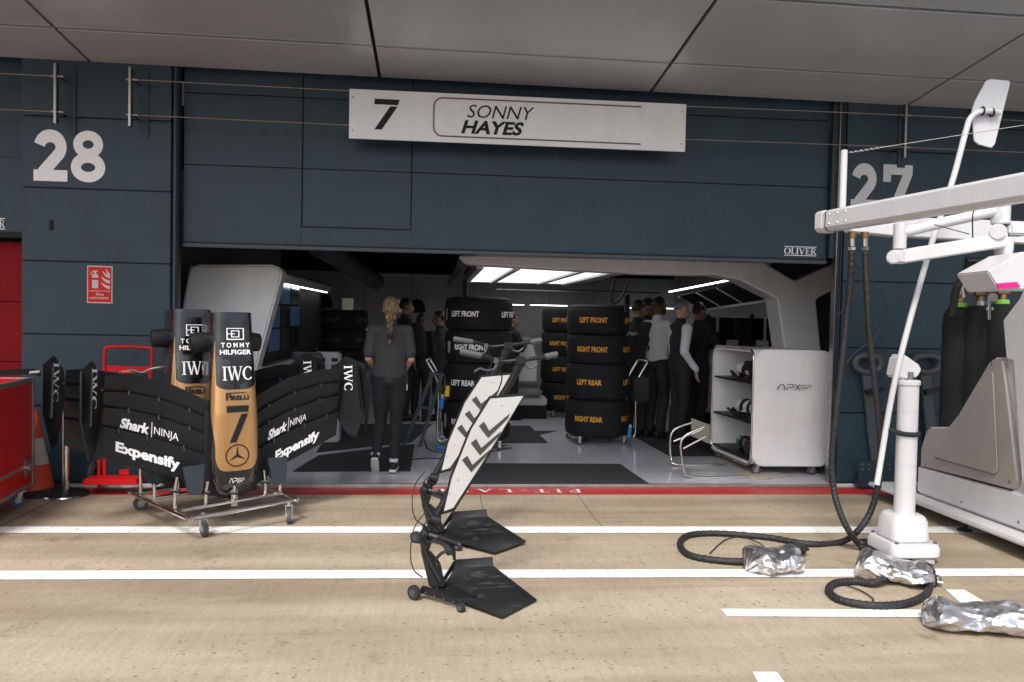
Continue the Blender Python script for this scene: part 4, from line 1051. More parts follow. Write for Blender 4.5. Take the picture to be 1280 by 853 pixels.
MB().b2((a.x-.1, 11.72, FZ), (b.x+.1, 12.1, FZ+.199)).build('plinth', 'black_matt', st)
def trestle(px0, px1, py0, py1, Y, lab):
    t = thing('trestle', lab, 'trestle', at((px0+px1)/2, py1, Y=Y), group='dark folding trestles')
    for dy in (0, .35):
        a, b, c, d = at(px0, py1, Y=Y+dy), at((px0*.35+px1*.65), py0, Y=Y+dy), at(px1-8, py0, Y=Y+dy), at(px0+20, py1, Y=Y+dy)
        MB().bar(a, b, .03, .04).bar(d, c+V((.02, 0, 0)), .03, .04).bar(a.lerp(b, .55), d.lerp(c, .55), .02, .03).build('leg_frame', 'dark_blue', t)
    b1, b2_ = at(px0*.35+px1*.65, py0, Y=Y), at(px1-8, py0, Y=Y)
    MB().b2((b1.x-.03, Y, b1.z), (b2_.x+.05, Y+.35, b1.z+.03)).build('top_bar', 'dark_blue', t, bevel=.005)
trestle(505, 558, 470, 558, 9.0, 'dark folding trestle right of the woman'); trestle(436, 470, 462, 545, 10, 'dark folding trestle left of the woman')

# ================================================================ RED CASE, CONE, STANCHION, HAND TRUCK
fc = thing('flight_case', 'red flight case with aluminium edges at the left edge', 'flight case', (-3.6, 6.2, 0))
# right side wall of the case runs toward the camera along the left frame edge
c1 = gz(42, 606, .14); zt1 = at(42, 473, Y=c1.y).z
c2 = at(0, 630, Z=.14)
dv = (c2-c1); dv.z = 0; dv.normalize(); c2 = c1+dv*1.25; nv = V((dv.y, -dv.x, 0))
if nv.x > 0: nv = -nv
mb = MB().prism([c1, c2, c2+nv*.8, c1+nv*.8], (0, 0, zt1-.14)); mb.build('case_body', 'red_paint', fc, bevel=.006)
ed = MB(); t_ = .022
for z in (.14, .30, zt1-.03):
    h = .03
    ed.prism([V((p.x, p.y, z)) for p in (c1-nv*.004, c2-nv*.004, c2+nv*.01, c1+nv*.01)], (0, 0, h))
for p in (c1, c2):
    s_ = dv if p is c1 else -dv
    ed.prism([p-nv*.006-s_*.004, p-nv*.006+s_*.03, p+nv*.02+s_*.03, p+nv*.02-s_*.004], (0, 0, zt1-.14+.004))
ed.prism([V((p.x, p.y, zt1-.001)) for p in (c1-nv*.004-dv*.004, c1-nv*.004+dv*.03, c1+nv*.8+dv*.03, c1+nv*.8-dv*.004)], (0, 0, .008))
ed.prism([V((p.x, p.y, zt1)) for p in (c1-nv*.005, c2-nv*.005, c2+nv*.03, c1+nv*.03)], (0, 0, .008))
ed.build('aluminium_edging', 'alu', fc, bevel=.002)
lt = c1+dv*.1
l_ = MB().prism([V((p.x, p.y, .23)) for p in (lt-nv*.012, lt+dv*.09-nv*.012, lt+dv*.09, lt)], (0, 0, .15)).build('latch', 'steel', fc, bevel=.004)
MB().cyl(lt+dv*.045-nv*.022+V((0, 0, .16)), lt+dv*.045-nv*.01+V((0, 0, .16)), .025, 16).build('latch_knob', 'chrome', l_)
for k, q in enumerate((c1+dv*.12+nv*.07, c2-dv*.15+nv*.07, c1+dv*.12+nv*.7, c2-dv*.15+nv*.7)):
    wheel_castor(fc, V((q.x, q.y, 0)), .045, .6+k, 'blue_wheel')
# black strap band from case top to the stanchion
cn_ = thing('traffic_cone', 'orange and white traffic cone behind the red flight case', 'traffic cone', at(50, 606, Y=6.95))
cc = at(42, 600, Y=6.95); cc.z = 0
MB().lathe([(.16, .03), (.115, .24)], cc, 28).build('cone_body', 'orange', cn_)
MB().lathe([(.115, .242), (.07, .46)], cc, 28).build('reflective_sleeve', 'cone_white', cn_)
MB().lathe([(.07, .462), (.03, .68), (.02, .69)], cc, 28).build('cone_tip', 'orange', cn_)
MB().box(cc+V((0, 0, .016)), (.4, .4, .03), .3).build('base', 'rubber', cn_, bevel=.01)
bc = gz(83, 606); bc.y = 6.85; bc.x = at(83, 500, Y=6.85).x; bc.z = 0
sn = thing('belt_stanchion', 'chrome belt barrier post with a black base beside pillar 28', 'barrier post', bc)
MB().lathe([(.18, 0), (.18, .012), (.14, .03), (.04, .045)], bc, 36).build('base_plate', 'black_plastic', sn)
MB().lathe([(.178, .0), (.186, .004), (.18, .013)], bc, 36).build('base_rim', 'chrome', sn)
MB().cyl(bc+V((0, 0, .04)), bc+V((0, 0, .9)), .03, 24).build('post', 'chrome', sn)
MB().cyl(bc+V((0, 0, .9)), bc+V((0, 0, .98)), .036, 24).build('belt_head', 'black_plastic', sn, bevel=.005)
a, b = at(-40, 468, Y=6.4), bc+V((0, 0, .95))
bl = MB().prism([a+V((0, 0, -.022)), at(40, 464, Y=6.7)+V((0, 0, -.025)), b+V((0, 0, -.025)), b+V((0, 0, .025)), at(40, 464, Y=6.7)+V((0, 0, .02)), a+V((0, 0, .022))], (0, .003, 0)).build('belt', 'cloth_black', sn)
decal('belt_lettering', fit(text2d('DDDD', .03, .3), 1, 1), frame(at(37, 467, Y=6.68), at(50, 466, Y=6.7)-at(37, 467, Y=6.68), (0, 0, .018), (0, -1, 0), .008), 'white_letter', sn)
bp_ = MB().lathe([(.24, .045), (.24, .07), (.2, .085), (.05, .09)], cc+V((.05, -.02, -.045)), 30); 
tag(bp_.build('black_base', 'rubber'), 'flat round black rubber weight between the cone and the post', 'weight')
ht = thing('hand_truck', 'bright red two-wheeled hand truck leaning on pillar 28', 'hand truck', at(160, 605, Y=6.95))
def HT(x, y, Y=6.98): return at(x, y, Y=Y)
MB().tube(sm([HT(131, 468), HT(131, 442), HT(137, 434), HT(184, 435), HT(190, 442), HT(189, 468)], 5), .013, 10).build('handle_bar', 'red_paint', ht)
MB().prism([HT(128, 457), HT(191, 459), HT(191, 466), HT(128, 465)], (0, .02, 0)).build('upper_crossplate', 'red_paint', ht, bevel=.003)
for x0_, x1_ in ((132, 131), (188, 189)): MB().bar(HT(x0_, 465), HT(x1_, 600), .025, .025).build('upright', 'red_paint', ht)
MB().prism([HT(116, 594), HT(180, 594), HT(182, 601), HT(114, 601)], (0, -.18, 0)).build('toe_plate', 'red_paint', ht, bevel=.004)
MB().bar(HT(124, 575), HT(124, 612), .02, .02).bar(HT(150, 590), HT(162, 590), .04, .04).build('bracket', 'red_paint', ht)
for x in (118, 196):
    c = HT(x, 592, 7.03); MB().tube([c-V((.025, 0, 0)), c+V((.025, 0, 0))], .1, 26).build('wheel', 'rubber', ht, bevel=.012)
# bottle strap ornament on the truck
tag(MB().tube(sm([HT(150, 466, 6.9), HT(165, 463, 6.85), HT(178, 466, 6.8), HT(188, 462, 6.8), HT(205, 459, 6.8), HT(218, 461, 6.7), HT(221, 475, 6.7)], 6), .011, 8).build('lashing_bar', 'steel'), 'curved steel bar lying across the red hand truck', 'bar')
tag(MB().tube([HT(152, 465, 6.86), HT(170, 465, 6.86)], .013, 8).build('strap_tube', 'orange'), 'small orange tube above the red hand truck plate', 'tube')

# ================================================================ FRONT WINGS ON THEIR TROLLEY
WA = R_(33); TILT = R_(-5)
def smooth01(x): x = max(0, min(1, x)); return x*x*(3-2*x)
def lerp_tab(tab, x):
    for (a, b), (c, d) in zip(tab, tab[1:]):
        if x <= c: return b+(d-b)*(x-a)/(c-a)
    return tab[-1][1]
def make_wing():
    O = gz(291, 618, .0); O = V((-1.475, 5.92, .20))
    t = thing('nose_and_front_wing', 'nose and front wing nearest the camera, standing upright on the chrome trolley', 'race car nose', O, (TILT, 0, WA), 'black and gold race car noses')
    # local frame: x lateral, z up along the nose, -y towards the viewer
    HA = [(0, .05), (.02, .09), (.06, .125), (.15, .16), (.3, .175), (.6, .168), (1.0, .152), (1.33, .143)]
    FR = [(0, .03), (.03, .075), (.1, .12), (.25, .155), (.6, .175), (1.33, .17)]
    DP = [(0, .04), (.05, .1), (.2, .2), (.5, .28), (.9, .33), (1.33, .36)]
    ha = lambda v: lerp_tab(HA, v); fr = lambda v: lerp_tab(FR, v); dp = lambda v: lerp_tab(DP, v)
    def sec(p, v):     # p in 0..1 round the section, 0.25 = front centre
        a = 2*PI*p; c, s_ = math.cos(a), math.sin(a); e = .42
        x = math.copysign(abs(c)**e, c); y = math.copysign(abs(s_)**e, s_)
        h = ha(v); d = dp(v)/2; return V((h*x, -(fr(v)-d)-d*y, v)), x, y
    n, m_ = 120, 220
    vs_ = []; info = []
    for j in range(m_+1):
        v = 1.33*j/m_
        for k in range(n):
            q, x, y = sec(k/n, v); vs_.append(q); info.append((x, y, v))
    B = []; C = []
    for j in range(m_):
        for k in range(n):
            k2 = (k+1) % n; (C if 1.33*(j+.5)/m_ > .62 else B).append((j*n+k, j*n+k2, (j+1)*n+k2, (j+1)*n+k))
    def sub(fs, nm, mm):
        used = sorted({i for f in fs for i in f}); mp = {i: q for q, i in enumerate(used)}
        b = MB(); b.mesh([vs_[i] for i in used], [tuple(mp[i] for i in f) for f in fs]); return b.build(nm, mm, t, world=False, smooth=60)
    low_n = sub(B, 'lower_nose', 'carbon_gloss'); up_n = sub(C, 'upper_nose', 'camo_black')
    b = MB(); b.mesh([vs_[m_*n+k] for k in range(n)], [tuple(range(n))]); b.build('bulkhead', 'black_plastic', t, world=False)
    b = MB(); b.mesh([vs_[k] for k in range(n)], [tuple(range(n))]); b.build('nose_tip_cap', 'carbon_gloss', t, world=False)
    # gold livery panel: a smooth-edged skin over the nose
    def gs(w, v):
        q = sec(.25+w, v)[0]; c_ = V((0, -(fr(v)-dp(v)/2), v)); d_ = q-c_; return c_+d_*(1+.0022/max(.02, d_.length))
    V0, V1, VT = .195, .775, 1.12
    b = MB()
    def om(v):
        f = (v-V0)/.13
        a = .118*math.sqrt(max(0, 1-(1-min(1, f))**2.6)) if f < 1 else .118
        return a+.085*smooth01((v-.34)/.3)
    def gm(u, w):
        v = V0+(V1-V0)*w**1.3; return gs((u*2-1)*om(v), v)
    b.grid(gm, 90, 70)
    for sg in (-1, 1):
        def gl(u, w):
            v = V1+(VT-V1)*w; o_ = .203-.055*w; i_ = .118+.02*smooth01(w*1.3)-.10*(1-min(1, w/.14))**2.2*(1 if w < .14 else 0)
            return gs(sg*(i_+(o_-i_)*u), v)
        b.grid(gl, 14, 60)
    gold = b.build('gold_nose_panel', 'gold', t, world=False, smooth=60)
    def nf(x, z, k=0): return V((x, -fr(z)-.0055-k, z))
    def put(shape, x0, x1, z0, z1, mm, nm, lift=0):
        xs = [v[0] for v in shape[0]]; ys = [v[1] for v in shape[0]]; X0, X1, Y0, Y1 = min(xs), max(xs), min(ys), max(ys)
        s = [(x0+(v[0]-X0)/(X1-X0)*(x1-x0), z0+(v[1]-Y0)/(Y1-Y0)*(z1-z0), (v[2] if len(v) > 2 else 0)+lift) for v in shape[0]]
        return decal(nm, (s, shape[1]), nf, mm, (gold if mm == 'black_plastic' else (low_n if z1 < .2 else up_n)), world=False)
    put(seven_race(), -.075, .085, .40, .66, 'black_plastic', 'race_number')
    put(stroke(arc(.0, .0, 1, 1, 0, 360, 40)[:-1], .10, True), -.085, .085, .225, .385, 'black_plastic', 'star_badge')
    star = []
    for a in (90, 210, 330):
        c, s_ = math.cos(R_(a)), math.sin(R_(a)); star.append(([(c, s_), (-s_*.13+c*.05, c*.13+s_*.05), (0, 0), (s_*.13+c*.05, -c*.13+s_*.05)], [(0, 1, 2), (0, 2, 3)]))
    star = [([(x*.072, y*.07+.305) for x, y in s[0]], s[1]) for s in star]
    decal('star_badge', join(star), nf, 'black_plastic', gold, world=False)
    P = join([fit(text2d('IRELLI', .05), .82, .6, .2, 0), stroke([(.06, 0), (.06, .9)], .09), stroke([(.02, .92), (.75, .95), (1.0, .84)], [.14, .12, .03]), stroke([(.08, .42), (.2, .42), (.2, .8)], .1)])
    put(P, -.078, .085, .70, .755, 'black_plastic', 'tyre_maker_lettering')
    put(serif2d('IWC', .03), -.10, .11, .84, .94, 'white_letter', 'nose_lettering')
    put(fit(text2d('HILFIGER', .03), 1, .4), -.115, .11, 1.025, 1.06, 'white_letter', 'nose_lettering')
    put(fit(text2d('T O M M Y', .03), 1, .4), -.105, .10, 1.075, 1.11, 'white_letter', 'nose_lettering')
    fl = join([stroke([(0, 0), (1, 0), (1, 1), (0, 1)], .07, True), stroke([(.0, .5), (.5, .5)], .07), stroke([(.28, .22), (.72, .22), (.72, .78), (.28, .78)], .07, True), stroke([(.0, .0), (1, 0)], .1)])
    put(fl, -.065, .06, 1.13, 1.215, 'white_letter', 'flag_emblem')
    put(apx2d(), -.05, .055, .105, .145, 'white_letter', 'tip_logo')
    # small word on the left flank
    s = fit(text2d('ETIHAD', .03), .11, .035)
    decal('flank_lettering', s, lambda x, y, k=0: V((-ha(.9)-.004-k, -(fr(.9)-.10)+y-.02, .98-x)), 'black_plastic', t, world=False)
    b = MB(); b.prism([(-.30, -.035, .135), (-.17, -.05, .06), (-.09, -.055, -.005), (.09, -.055, -.005), (.17, -.05, .06), (.30, -.035, .135), (.2, -.05, .34), (-.2, -.05, .34)], (0, .06, 0)); b.build('centre_section', 'carbon', t, world=False, bevel=.015)
    # camera pods at the top
    for sd_ in (-1, 1):
        b = MB(); b.slab(lambda u, v: V((sd_*(.13+u*.17), -.03-.06*math.sin(v*PI*2)*(1-.1*u)+0*u, 1.12+.065*math.cos(v*2*PI)*1.0)), 6, 24, (0, 0, 0))
        b = MB(); b.tube([V((sd_*.12, .04, 1.12)), V((sd_*.19, .03, 1.125)), V((sd_*.255, .03, 1.12))], [(.05, .075), (.052, .072), (.045, .066)], 20, ref=(0, 1, 0)); b.build('camera_pod', 'black_plastic', t, world=False, bevel=.008)
    # wing elements
    LE = [(0, .055), (.12, .095), (.3, .155), (.6, .248), (.8, .315), (1.0, .385)]
    TE = [(0, .665), (.12, .715), (.25, .77), (.43, .838), (.6, .878), (.8, .905), (1.0, .90)]
    FRAC = [0, .335, .58, .775, 1.0]
    def WS(sd_, s, q, k, front=True):
        t0, t1 = FRAC[k], FRAC[k+1]+(.022 if k < 3 else 0)
        tt = t0+(t1-t0)*q; z = lerp_tab(LE, s)+(lerp_tab(TE, s)-lerp_tab(LE, s))*tt
        gw = .01+.10*tt**1.4*(.35+.65*s)
        loc = -.009+.026*q**1.8+.010*math.sin(PI*q)
        wash = .05*math.sin(PI*min(1, s*1.05))*(.4+.6*tt)
        return V((sd_*(.10+.755*s), -(gw+loc)+wash-.04*(1-s)*0, z))
    for sd_ in (-1, 1):
        els = {}
        for k in range(4):
            b = MB(); b.slab(lambda u, v: WS(sd_, u*.985, v, k), 26, 8, (0, .010, 0))
            els[k] = b.build('main_plane' if k == 0 else 'wing_flap', 'carbon', t, world=False, bevel=0)
        # slot gap separators
        for k in range(3):
            for s in (.25, .52, .78) if k else (.3, .62, .86):
                p, q = WS(sd_, s, .86, k), WS(sd_, s, .16, k+1)
                MB().bar(p+V((0, -.006, 0)), q+V((0, -.012, -.0)), .009, .03, up=(0, -1, 0)).build('slot_bracket', 'blade_grey', t, world=False)
        # strip of bodywork next to the nose
        b = MB(); b.slab(lambda u, v: V((sd_*(.10+.09*u), -(.03+.045*v**1.2)+.02*u, .02+.62*v)), 3, 12, (0, .02, 0)); b.build('nose_fairing', 'carbon', t, world=False)
        # endplate: a splayed blade
        ph = R_(31); d = V((sd_*math.sin(ph), -math.cos(ph), 0)); o = V((sd_*.845, .02, 0))
        prof = [(-.03, .905), (.10, .99), (.13, 1.0), (.31, .93), (.325, .62), (.20, .36), (.11, .39), (.02, .52), (-.05, .74)]
        b = MB(); b.prism([o+d*a*.95+V((0, 0, z)) for a, z in prof], V((sd_*.012*math.cos(ph), sd_*0+.012*math.sin(ph), 0))*1.0)
        ep = b.build('endplate', 'carbon', t, world=False, bevel=.003)
        # dive plane on the outside
        nrm = V((sd_*math.cos(ph), math.sin(ph), 0))
        sgn = 1
        b = MB(); b.slab(lambda u, v: o+d*(.25-.035*v+.05*u)+-nrm*(.014+.035*math.sin(u*PI/2))+V((0, 0, .58+.34*v)), 4, 8, -nrm*.006); b.build('dive_plane', 'black_plastic', ep, world=False)
        b = MB(); b.tube([o+V((0, -.06, .80)), o+V((-sd_*.13, -.055, .795))], [(.02, .018), (.018, .016)], 12, round_=True); b.build('tip_pod', 'black_plastic', t, world=False)
        side = -nrm           # face seen from the pit lane
        base = o+d*(.13 if sd_ < 0 else .10)+side*.016
        s = serif2d('IWC', .05); wm = max(v[0] for v in s[0])
        dx = d if sd_ < 0 else -d
        def ef(x, y, k=0, base=base, side=side, d=d, sd_=sd_):
            return base+side*k+d*(.04-y*.085+ .03*x/wm) + V((0, 0, .955-x/wm*.27)) if sd_ < 0 else base+side*k+d*(.01+y*.075)+V((0, 0, .93-x/wm*.20))
        decal('endplate_lettering', s, ef, 'white_letter', ep, world=False)
        # lower support plate under the leading edge
        p0_ = .30 if sd_ < 0 else .30
        def SP(x, z): return V((sd_*(p0_+x), -.16-.02*(1-z), z*.20+.065))
        b = MB(); b.prism([SP(-.075, 1), SP(.075, .98), SP(.05, .1), SP(.02, 0), SP(-.04, 0), SP(-.055, .15)], V((0, .02, 0))); b.build('jacking_plate', 'blade_grey', t, world=False, bevel=.004)
        MB().bar(V((sd_*p0_, -.15, .1)), V((sd_*p0_, -.02, .12)), .03, .03).build('plate_stay', 'black_plastic', t, world=False)
        # sponsor lettering following the surface
        def on(shape, sa, sb, k, q0, q1, nm, ylift=.004):
            xs = [v[0] for v in shape[0]]; ys = [v[1] for v in shape[0]]; X0, X1, Y0, Y1 = min(xs), max(xs), min(ys), max(ys)
            def fn(x, y, kk=0):
                s = sa+(sb-sa)*(x-X0)/(X1-X0); q = q0+(q1-q0)*(y-Y0)/(Y1-Y0); return WS(sd_, s, q, k)+V((0, -ylift-kk, 0))
            decal(nm, shape, fn, 'white_letter', els[k], world=False)
        E_ = text2d('Expensify', .045); S1 = fit(text2d('Shark', .045, .22), 1.0, .74, 0, 0); S2 = fit(text2d('NINJA', .0, 0, .9), .85, .66, 1.16, 0); br = stroke([(1.08, -.12), (1.08, .9)], .025)
        SN = join([S1, S2, br])
        if sd_ < 0: on(E_, .88, .33, 0, .16, .60, 'sponsor_lettering'); on(SN, .845, .34, 1, .10, .72, 'sponsor_lettering')
        else: on(E_, .32, .79, 0, .16, .60, 'sponsor_lettering'); on(SN, .245, .65, 1, .10, .72, 'sponsor_lettering')
    return t
w1 = make_wing()
w2 = copy_tree(w1)
for c_ in kids(w2):
    if c_.name.split('.')[0] in ('main_plane', 'wing_flap'):
        for g_ in kids(c_): bpy.data.objects.remove(g_)
w2.location = w1.location+V((-.36, .27, .015)); w2.rotation_euler = (TILT, 0, WA)
w2['label'] = 'second nose and front wing standing directly behind the front one, mostly hidden'

tr = thing('wing_trolley', 'low chrome tube trolley on four castors carrying the two noses', 'trolley', (-1.65, 6.1, 0))
TA, TB, TC = gz(163, 616, .16), gz(236, 649, .16), gz(370, 625, .16); TD = TA+(TC-TB)
def loopt(c, inset, z, r, nm):
    m0 = sum(c, V((0, 0, 0)))/4; P = []
    for i in range(4):
        a, b, d = c[i], c[(i+1) % 4], c[i-1]
        P += [a+(d-a).normalized()*.05, a+((b-a).normalized()+(d-a).normalized())*.012, a+(b-a).normalized()*.05]
    P = [V((m0.x+(p.x-m0.x)*inset, m0.y+(p.y-m0.y)*inset, z)) for p in P]
    MB().tube(sm(P, 4, True), r, 12, closed=True).build(nm, 'chrome', tr)
loopt([TA, TB, TC, TD], 1, .16, .016, 'base_tube')
def BI(u, v, z=.16): p = TB+(TC-TB)*u+(TA-TB)*v; return V((p.x, p.y, z))
MB().tube([BI(.03, .16, .185), BI(.97, .16, .185)], .013, 10).build('cross_tube', 'chrome', tr)
MB().tube([BI(.03, .62, .185), BI(.97, .62, .185)], .013, 10).build('cross_tube', 'chrome', tr)
MB().tube([BI(.03, .85, .185), BI(.97, .85, .185)], .013, 10).build('cross_tube', 'chrome', tr)
MB().tube([BI(.5, .16, .185), BI(.5, .98, .185)], .013, 10).build('cross_tube', 'chrome', tr)
for u, v, h in ((.02, .25, .22), (.24, .16, .18), (.02, .6, .34), (.02, .85, .42), (.24, .62, .3), (.8, .16, .2), (.98, .2, .26), (.8, .62, .3), (.98, .7, .38), (.5, .16, .12), (.5, .62, .3)):
    a = BI(u, v, .18); w = V((.03*(.5-u), .0, 0)) 
    MB().tube(sm([a, a+V((0, 0, h*.6)), a+V((0, 0, h))+w], 4), .013, 10).build('support_post', 'chrome', tr)
    MB().cyl(a+V((-.03, 0, h*.55)), a+V((.03, 0, h*.55)), .016, 10).build('post_clamp', 'black_plastic', tr)
MB().bar(BI(.5, .16, .15), BI(.5, .16, .27), .045, .006, up=(.5, -.8, 0)).build('centre_plate', 'alu', tr)
blob('spare_cover', BI(.3, .7, .36), (.2, .12, .12), 'cloth_black', 'black cloth cover lying on the trolley under the left wing', 'cloth', 8)
for (px, py), a in zip(((255, 671), (361, 655), (176, 638), (283, 620)), (2.2, 1.8, .6, .4)):
    g_ = gz(px, py); wheel_castor(tr, (g_.x, g_.y, 0), .055, a)

# ================================================================ JACKS
def make_jack():
    Y = 4.36
    J = lambda x, y, Y_=Y: at(x, y, Y=Y_)
    o = gz(560, 742); t = thing('front_jack', 'nearer front jack with a white chevron board, handlebar and black carbon scoop', 'jack', (o.x, o.y, 0), 0, 'front jacks')
    # scoop
    def G(px, py, z): return gz(px, py, z)
    sc = [[G(546, 741, .03), G(628, 774, .008)], [G(554, 724, .055), G(645, 768, .008)], [G(563, 709, .105), G(671, 751, .008)]]
    A, B, C, D, E_ = G(546, 740, .035), G(567, 712, .115), G(617, 709, .12), G(671, 751, .008), G(628, 773.5, .008)
    F1, F2 = G(568.5, 701, .165), G(616, 697.5, .165)
    def surf(u, v):      # u: from rear hinge to tip, v: near to far
        a = A.lerp(B, v); b = E_.lerp(D, v); mid = a.lerp(b, u); 
        dip = -.03*math.sin(PI*u)*v; return mid+V((0, 0, dip))
    mb = MB()
    N1 = 14
    def s2(u, v):
        near = A.lerp(E_, u)
        if u < .62: far = B.lerp(C, u/.62) 
        else: far = C.lerp(D, (u-.62)/.38)
        p = near.lerp(far, v); p.z = near.z+(far.z-near.z)*v**2.2; return p
    # piecewise: quadrilateral grid following the real outline
    mb.slab(s2, 24, 12, (0, 0, .007)); mb.build('carbon_scoop', 'carbon_weave', t, smooth=40)
    MB().slab(lambda u, v: (B.lerp(C, u)).lerp(F1.lerp(F2, u), v)+V((0, .012*math.sin(v*PI/2), 0)), 8, 4, (0, .008, 0)).build('scoop_flange', 'carbon_weave', t)
    mb = MB().prism([B, A, A+V((0, 0, .012)), F1], (-.006, .0, 0)); mb.build('scoop_side', 'carbon', t)
    # skid rail with wheels
    w1_, w2_ = G(522, 740, .045), G(598, 758, .025); 
    w1_ = gz(522, 748); w1_.z = .04; w2_ = gz(579, 764); w2_.z = .024
    d = (w2_-w1_); d.z = 0; d.normalize(); s_ = V((-d.y, d.x, 0))
    for nm, c, r in (('wheel', w1_, .04), ('wheel', w2_, .024)):
        for k in ((-.03, .16) if c is w1_ else (-.02, .15)):
            q = c+s_*k; wh = MB().tube([q-s_*.014, q+s_*.014], r, 26).build(nm, 'rubber', t, bevel=.004)
            MB().tube([q-s_*.017, q+s_*.017], r*.5, 20).build('wheel_hub', 'tool_grey', wh)
    for k in (0, .12):
        MB().prism([w1_+s_*k+V((0, 0, -.01)), w1_+s_*k+d*.03+V((0, 0, .035)), w1_+s_*k+d*.14+V((0, 0, .03)), w2_+s_*k+V((0, 0, .015)), w2_+s_*k+V((0, 0, -.008)), w1_+s_*k+d*.12+V((0, 0, -.012))], s_*.014).build('skid_rail', 'black_plastic', t, bevel=.004)
    for i in range(4):
        q = w1_.lerp(w2_, .2+.2*i)-s_*.004+V((0, 0, .008)); MB().tube([q, q-s_*.006], .006, 8).build('bolt', 'tool_grey', t)
    # upright yoke from rail to pole
    P1 = w1_+d*.07+s_*.06+V((0, 0, .02))
    hp = J(541, 662); top = J(613, 470)
    MB().prism([P1+V((-.03, 0, 0)), P1+V((.05, 0, 0)), P1+V((.06, .0, .03)), J(536, 690), J(543, 668), J(528, 655), J(526, 690)], (0, .03, 0)).build('yoke', 'black_plastic', t, bevel=.005)
    MB().tube(sm([J(527, 668), J(532, 692, Y), P1+V((.03, 0, .03))], 4), .016, 10).build('yoke_tube', 'black_plastic', t)
    for c_ in ([(536, 672), (552, 674), (566, 684), (568, 700)], [(540, 712), (546, 698), (556, 690), (568, 694)], [(537, 690), (548, 704), (552, 720), (556, 728)], [(536, 676), (533, 692), (540, 712), (552, 726)]):
        MB().tube(sm([J(*q) for q in c_], 5), .009, 8).build('rib', 'black_plastic', t)
    for c_ in ([(541, 672), (556, 680), (563, 693)],):
        MB().tube(sm([J(*q, Y+.02) for q in c_], 5), (.012, .02), 8).build('rib', 'tool_grey', t)
    MB().tube([J(536, 668, Y-.02), J(575, 681, Y-.02)], .009, 10).build('damper', 'tool_grey', t); MB().tube([J(548, 671.5, Y-.02), J(572, 680, Y-.02)], .014, 12).build('damper_body', 'black_plastic', t)
    # pole
    MB().tube([J(535, 666, Y+.02), J(562, 614, Y+.05), J(600, 545, Y+.05), J(632, 489, Y+.04), J(652, 453, Y+.01)], [.022, .02, .021, .022, .022], 14).build('pole', 'black_plastic', t)
    MB().box(J(541, 655, Y+.02), (.06, .05, .05)).ball(J(531, 668, Y), .03).build('pole_joint', 'black_plastic', t, bevel=.01)
    MB().tube([J(538, 648, Y-.01), J(550, 652, Y-.01)], .028, 14).build('release_dial', 'black_plastic', t, bevel=.004)
    # board
    pts = [(586.5, 536), (611.5, 495.5), (657.5, 491.5), (612, 570), (568, 639.5), (552, 643.5), (562, 597)]
    bd = [J(*p) for p in pts]
    MB().prism(bd, (0, .008, 0)).build('board_edge', 'black_plastic', t, bevel=.002)
    cx = sum((p.x for p in bd))/7; cz = sum((p.z for p in bd))/7
    mb = MB()
    inn = [(589, 537), (613, 498.5), (654, 495.2), (609.4, 568.5), (566.5, 635), (555, 639), (564.8, 597.5)]
    mb.prism([J(*p)+V((0, -.003, 0)) for p in inn], (0, .002, 0)); bf = mb.build('board_face', 'board_white', t)
    # chevrons
    ch = []
    for (ax, ay) in ((599, 530.5), (589, 552), (577.5, 572)):
        # corner, short arm up-left, long arm up-right; scaled a little towards the bottom
        k = 1
        pts = [(ax, ay), (ax+6.5, ay-4.5), (ax+11.5, ay+5.5), (ax+40, ay-15), (ax+36.5, ay-8), (ax+11, ay+14.5)]
        ch.append(([(p[0], p[1]) for p in pts], [(0, 1, 2, 5), (2, 3, 4, 5)]))
    CH = []
    for (ax, ay, f) in ((598.5, 532.5, 1), (588.5, 554, .95), (577.5, 575, .88)):
        pts = [(ax, ay), (ax+6.5, ay-5.5), (ax+13, ay+6), (ax+13+26*f, ay-16*f), (ax+11+25*f, ay-9*f), (ax+11.5, ay+15)]
        CH.append(([(p[0], p[1]) for p in pts], [(0, 1, 2, 5), (2, 3, 4, 5)]))
    decal('chevron', join(CH), lambda x, y, k=0: J(x, y)+V((0, -.006-k, 0)), 'olive_black', bf)
    for p in ((600, 513), (627, 507), (573, 600), (562, 617)): MB().tube([J(*p)+V((0, -.006, 0)), J(*p)+V((0, -.003, 0))], .003, 8).build('screw', 'tool_grey', bf)
    # handlebar
    hb = [J(574, 439, Y+.0), J(592, 442, Y), J(610, 446, Y), J(622, 451, Y), J(636, 451, Y), J(655, 449.5, Y), J(668, 446, Y), J(684, 445, Y), J(697, 443.5, Y)]
    hb = [J(575, 439.5, Y-.05), J(608, 446, Y-.02), J(625, 452, Y), J(648, 450.5, Y), J(662, 449, Y), J(680, 446.5, Y+.02), J(697, 443.5, Y+.03)]
    MB().tube(sm(hb, 6), .0115, 12).build('handlebar', 'black_plastic', t)
    MB().tube([J(592, 442.2, Y-.05)-V((.075, 0, -.01)), J(592, 442.2, Y-.05)+V((.045, .0, -.012))], .018, 16).build('hand_grip', 'grey_rubber', t, bevel=.004)
    MB().tube([J(681, 446.4, Y+.02), J(697, 443, Y+.03)], .018, 16).build('hand_grip', 'grey_rubber', t, bevel=.004)
    MB().box(J(651, 451, Y), (.055, .05, .045)).cyl(J(651, 452, Y+.01), J(644, 466, Y+.02), .027).build('stem', 'black_plastic', t, bevel=.006)
    MB().tube(sm([J(622, 451, Y-.01), J(618, 461, Y-.04), J(608, 463, Y-.07), J(600, 461, Y-.08), J(593, 465, Y-.1)], 5), .006, 8).box(J(620, 451, Y-.02), (.025, .025, .03)).build('brake_lever', 'tool_grey', t)
    MB().tube(sm([J(655, 457, Y), J(664, 460, Y), J(672, 455, Y)], 5), .006, 8).build('trigger', 'tool_grey', t)
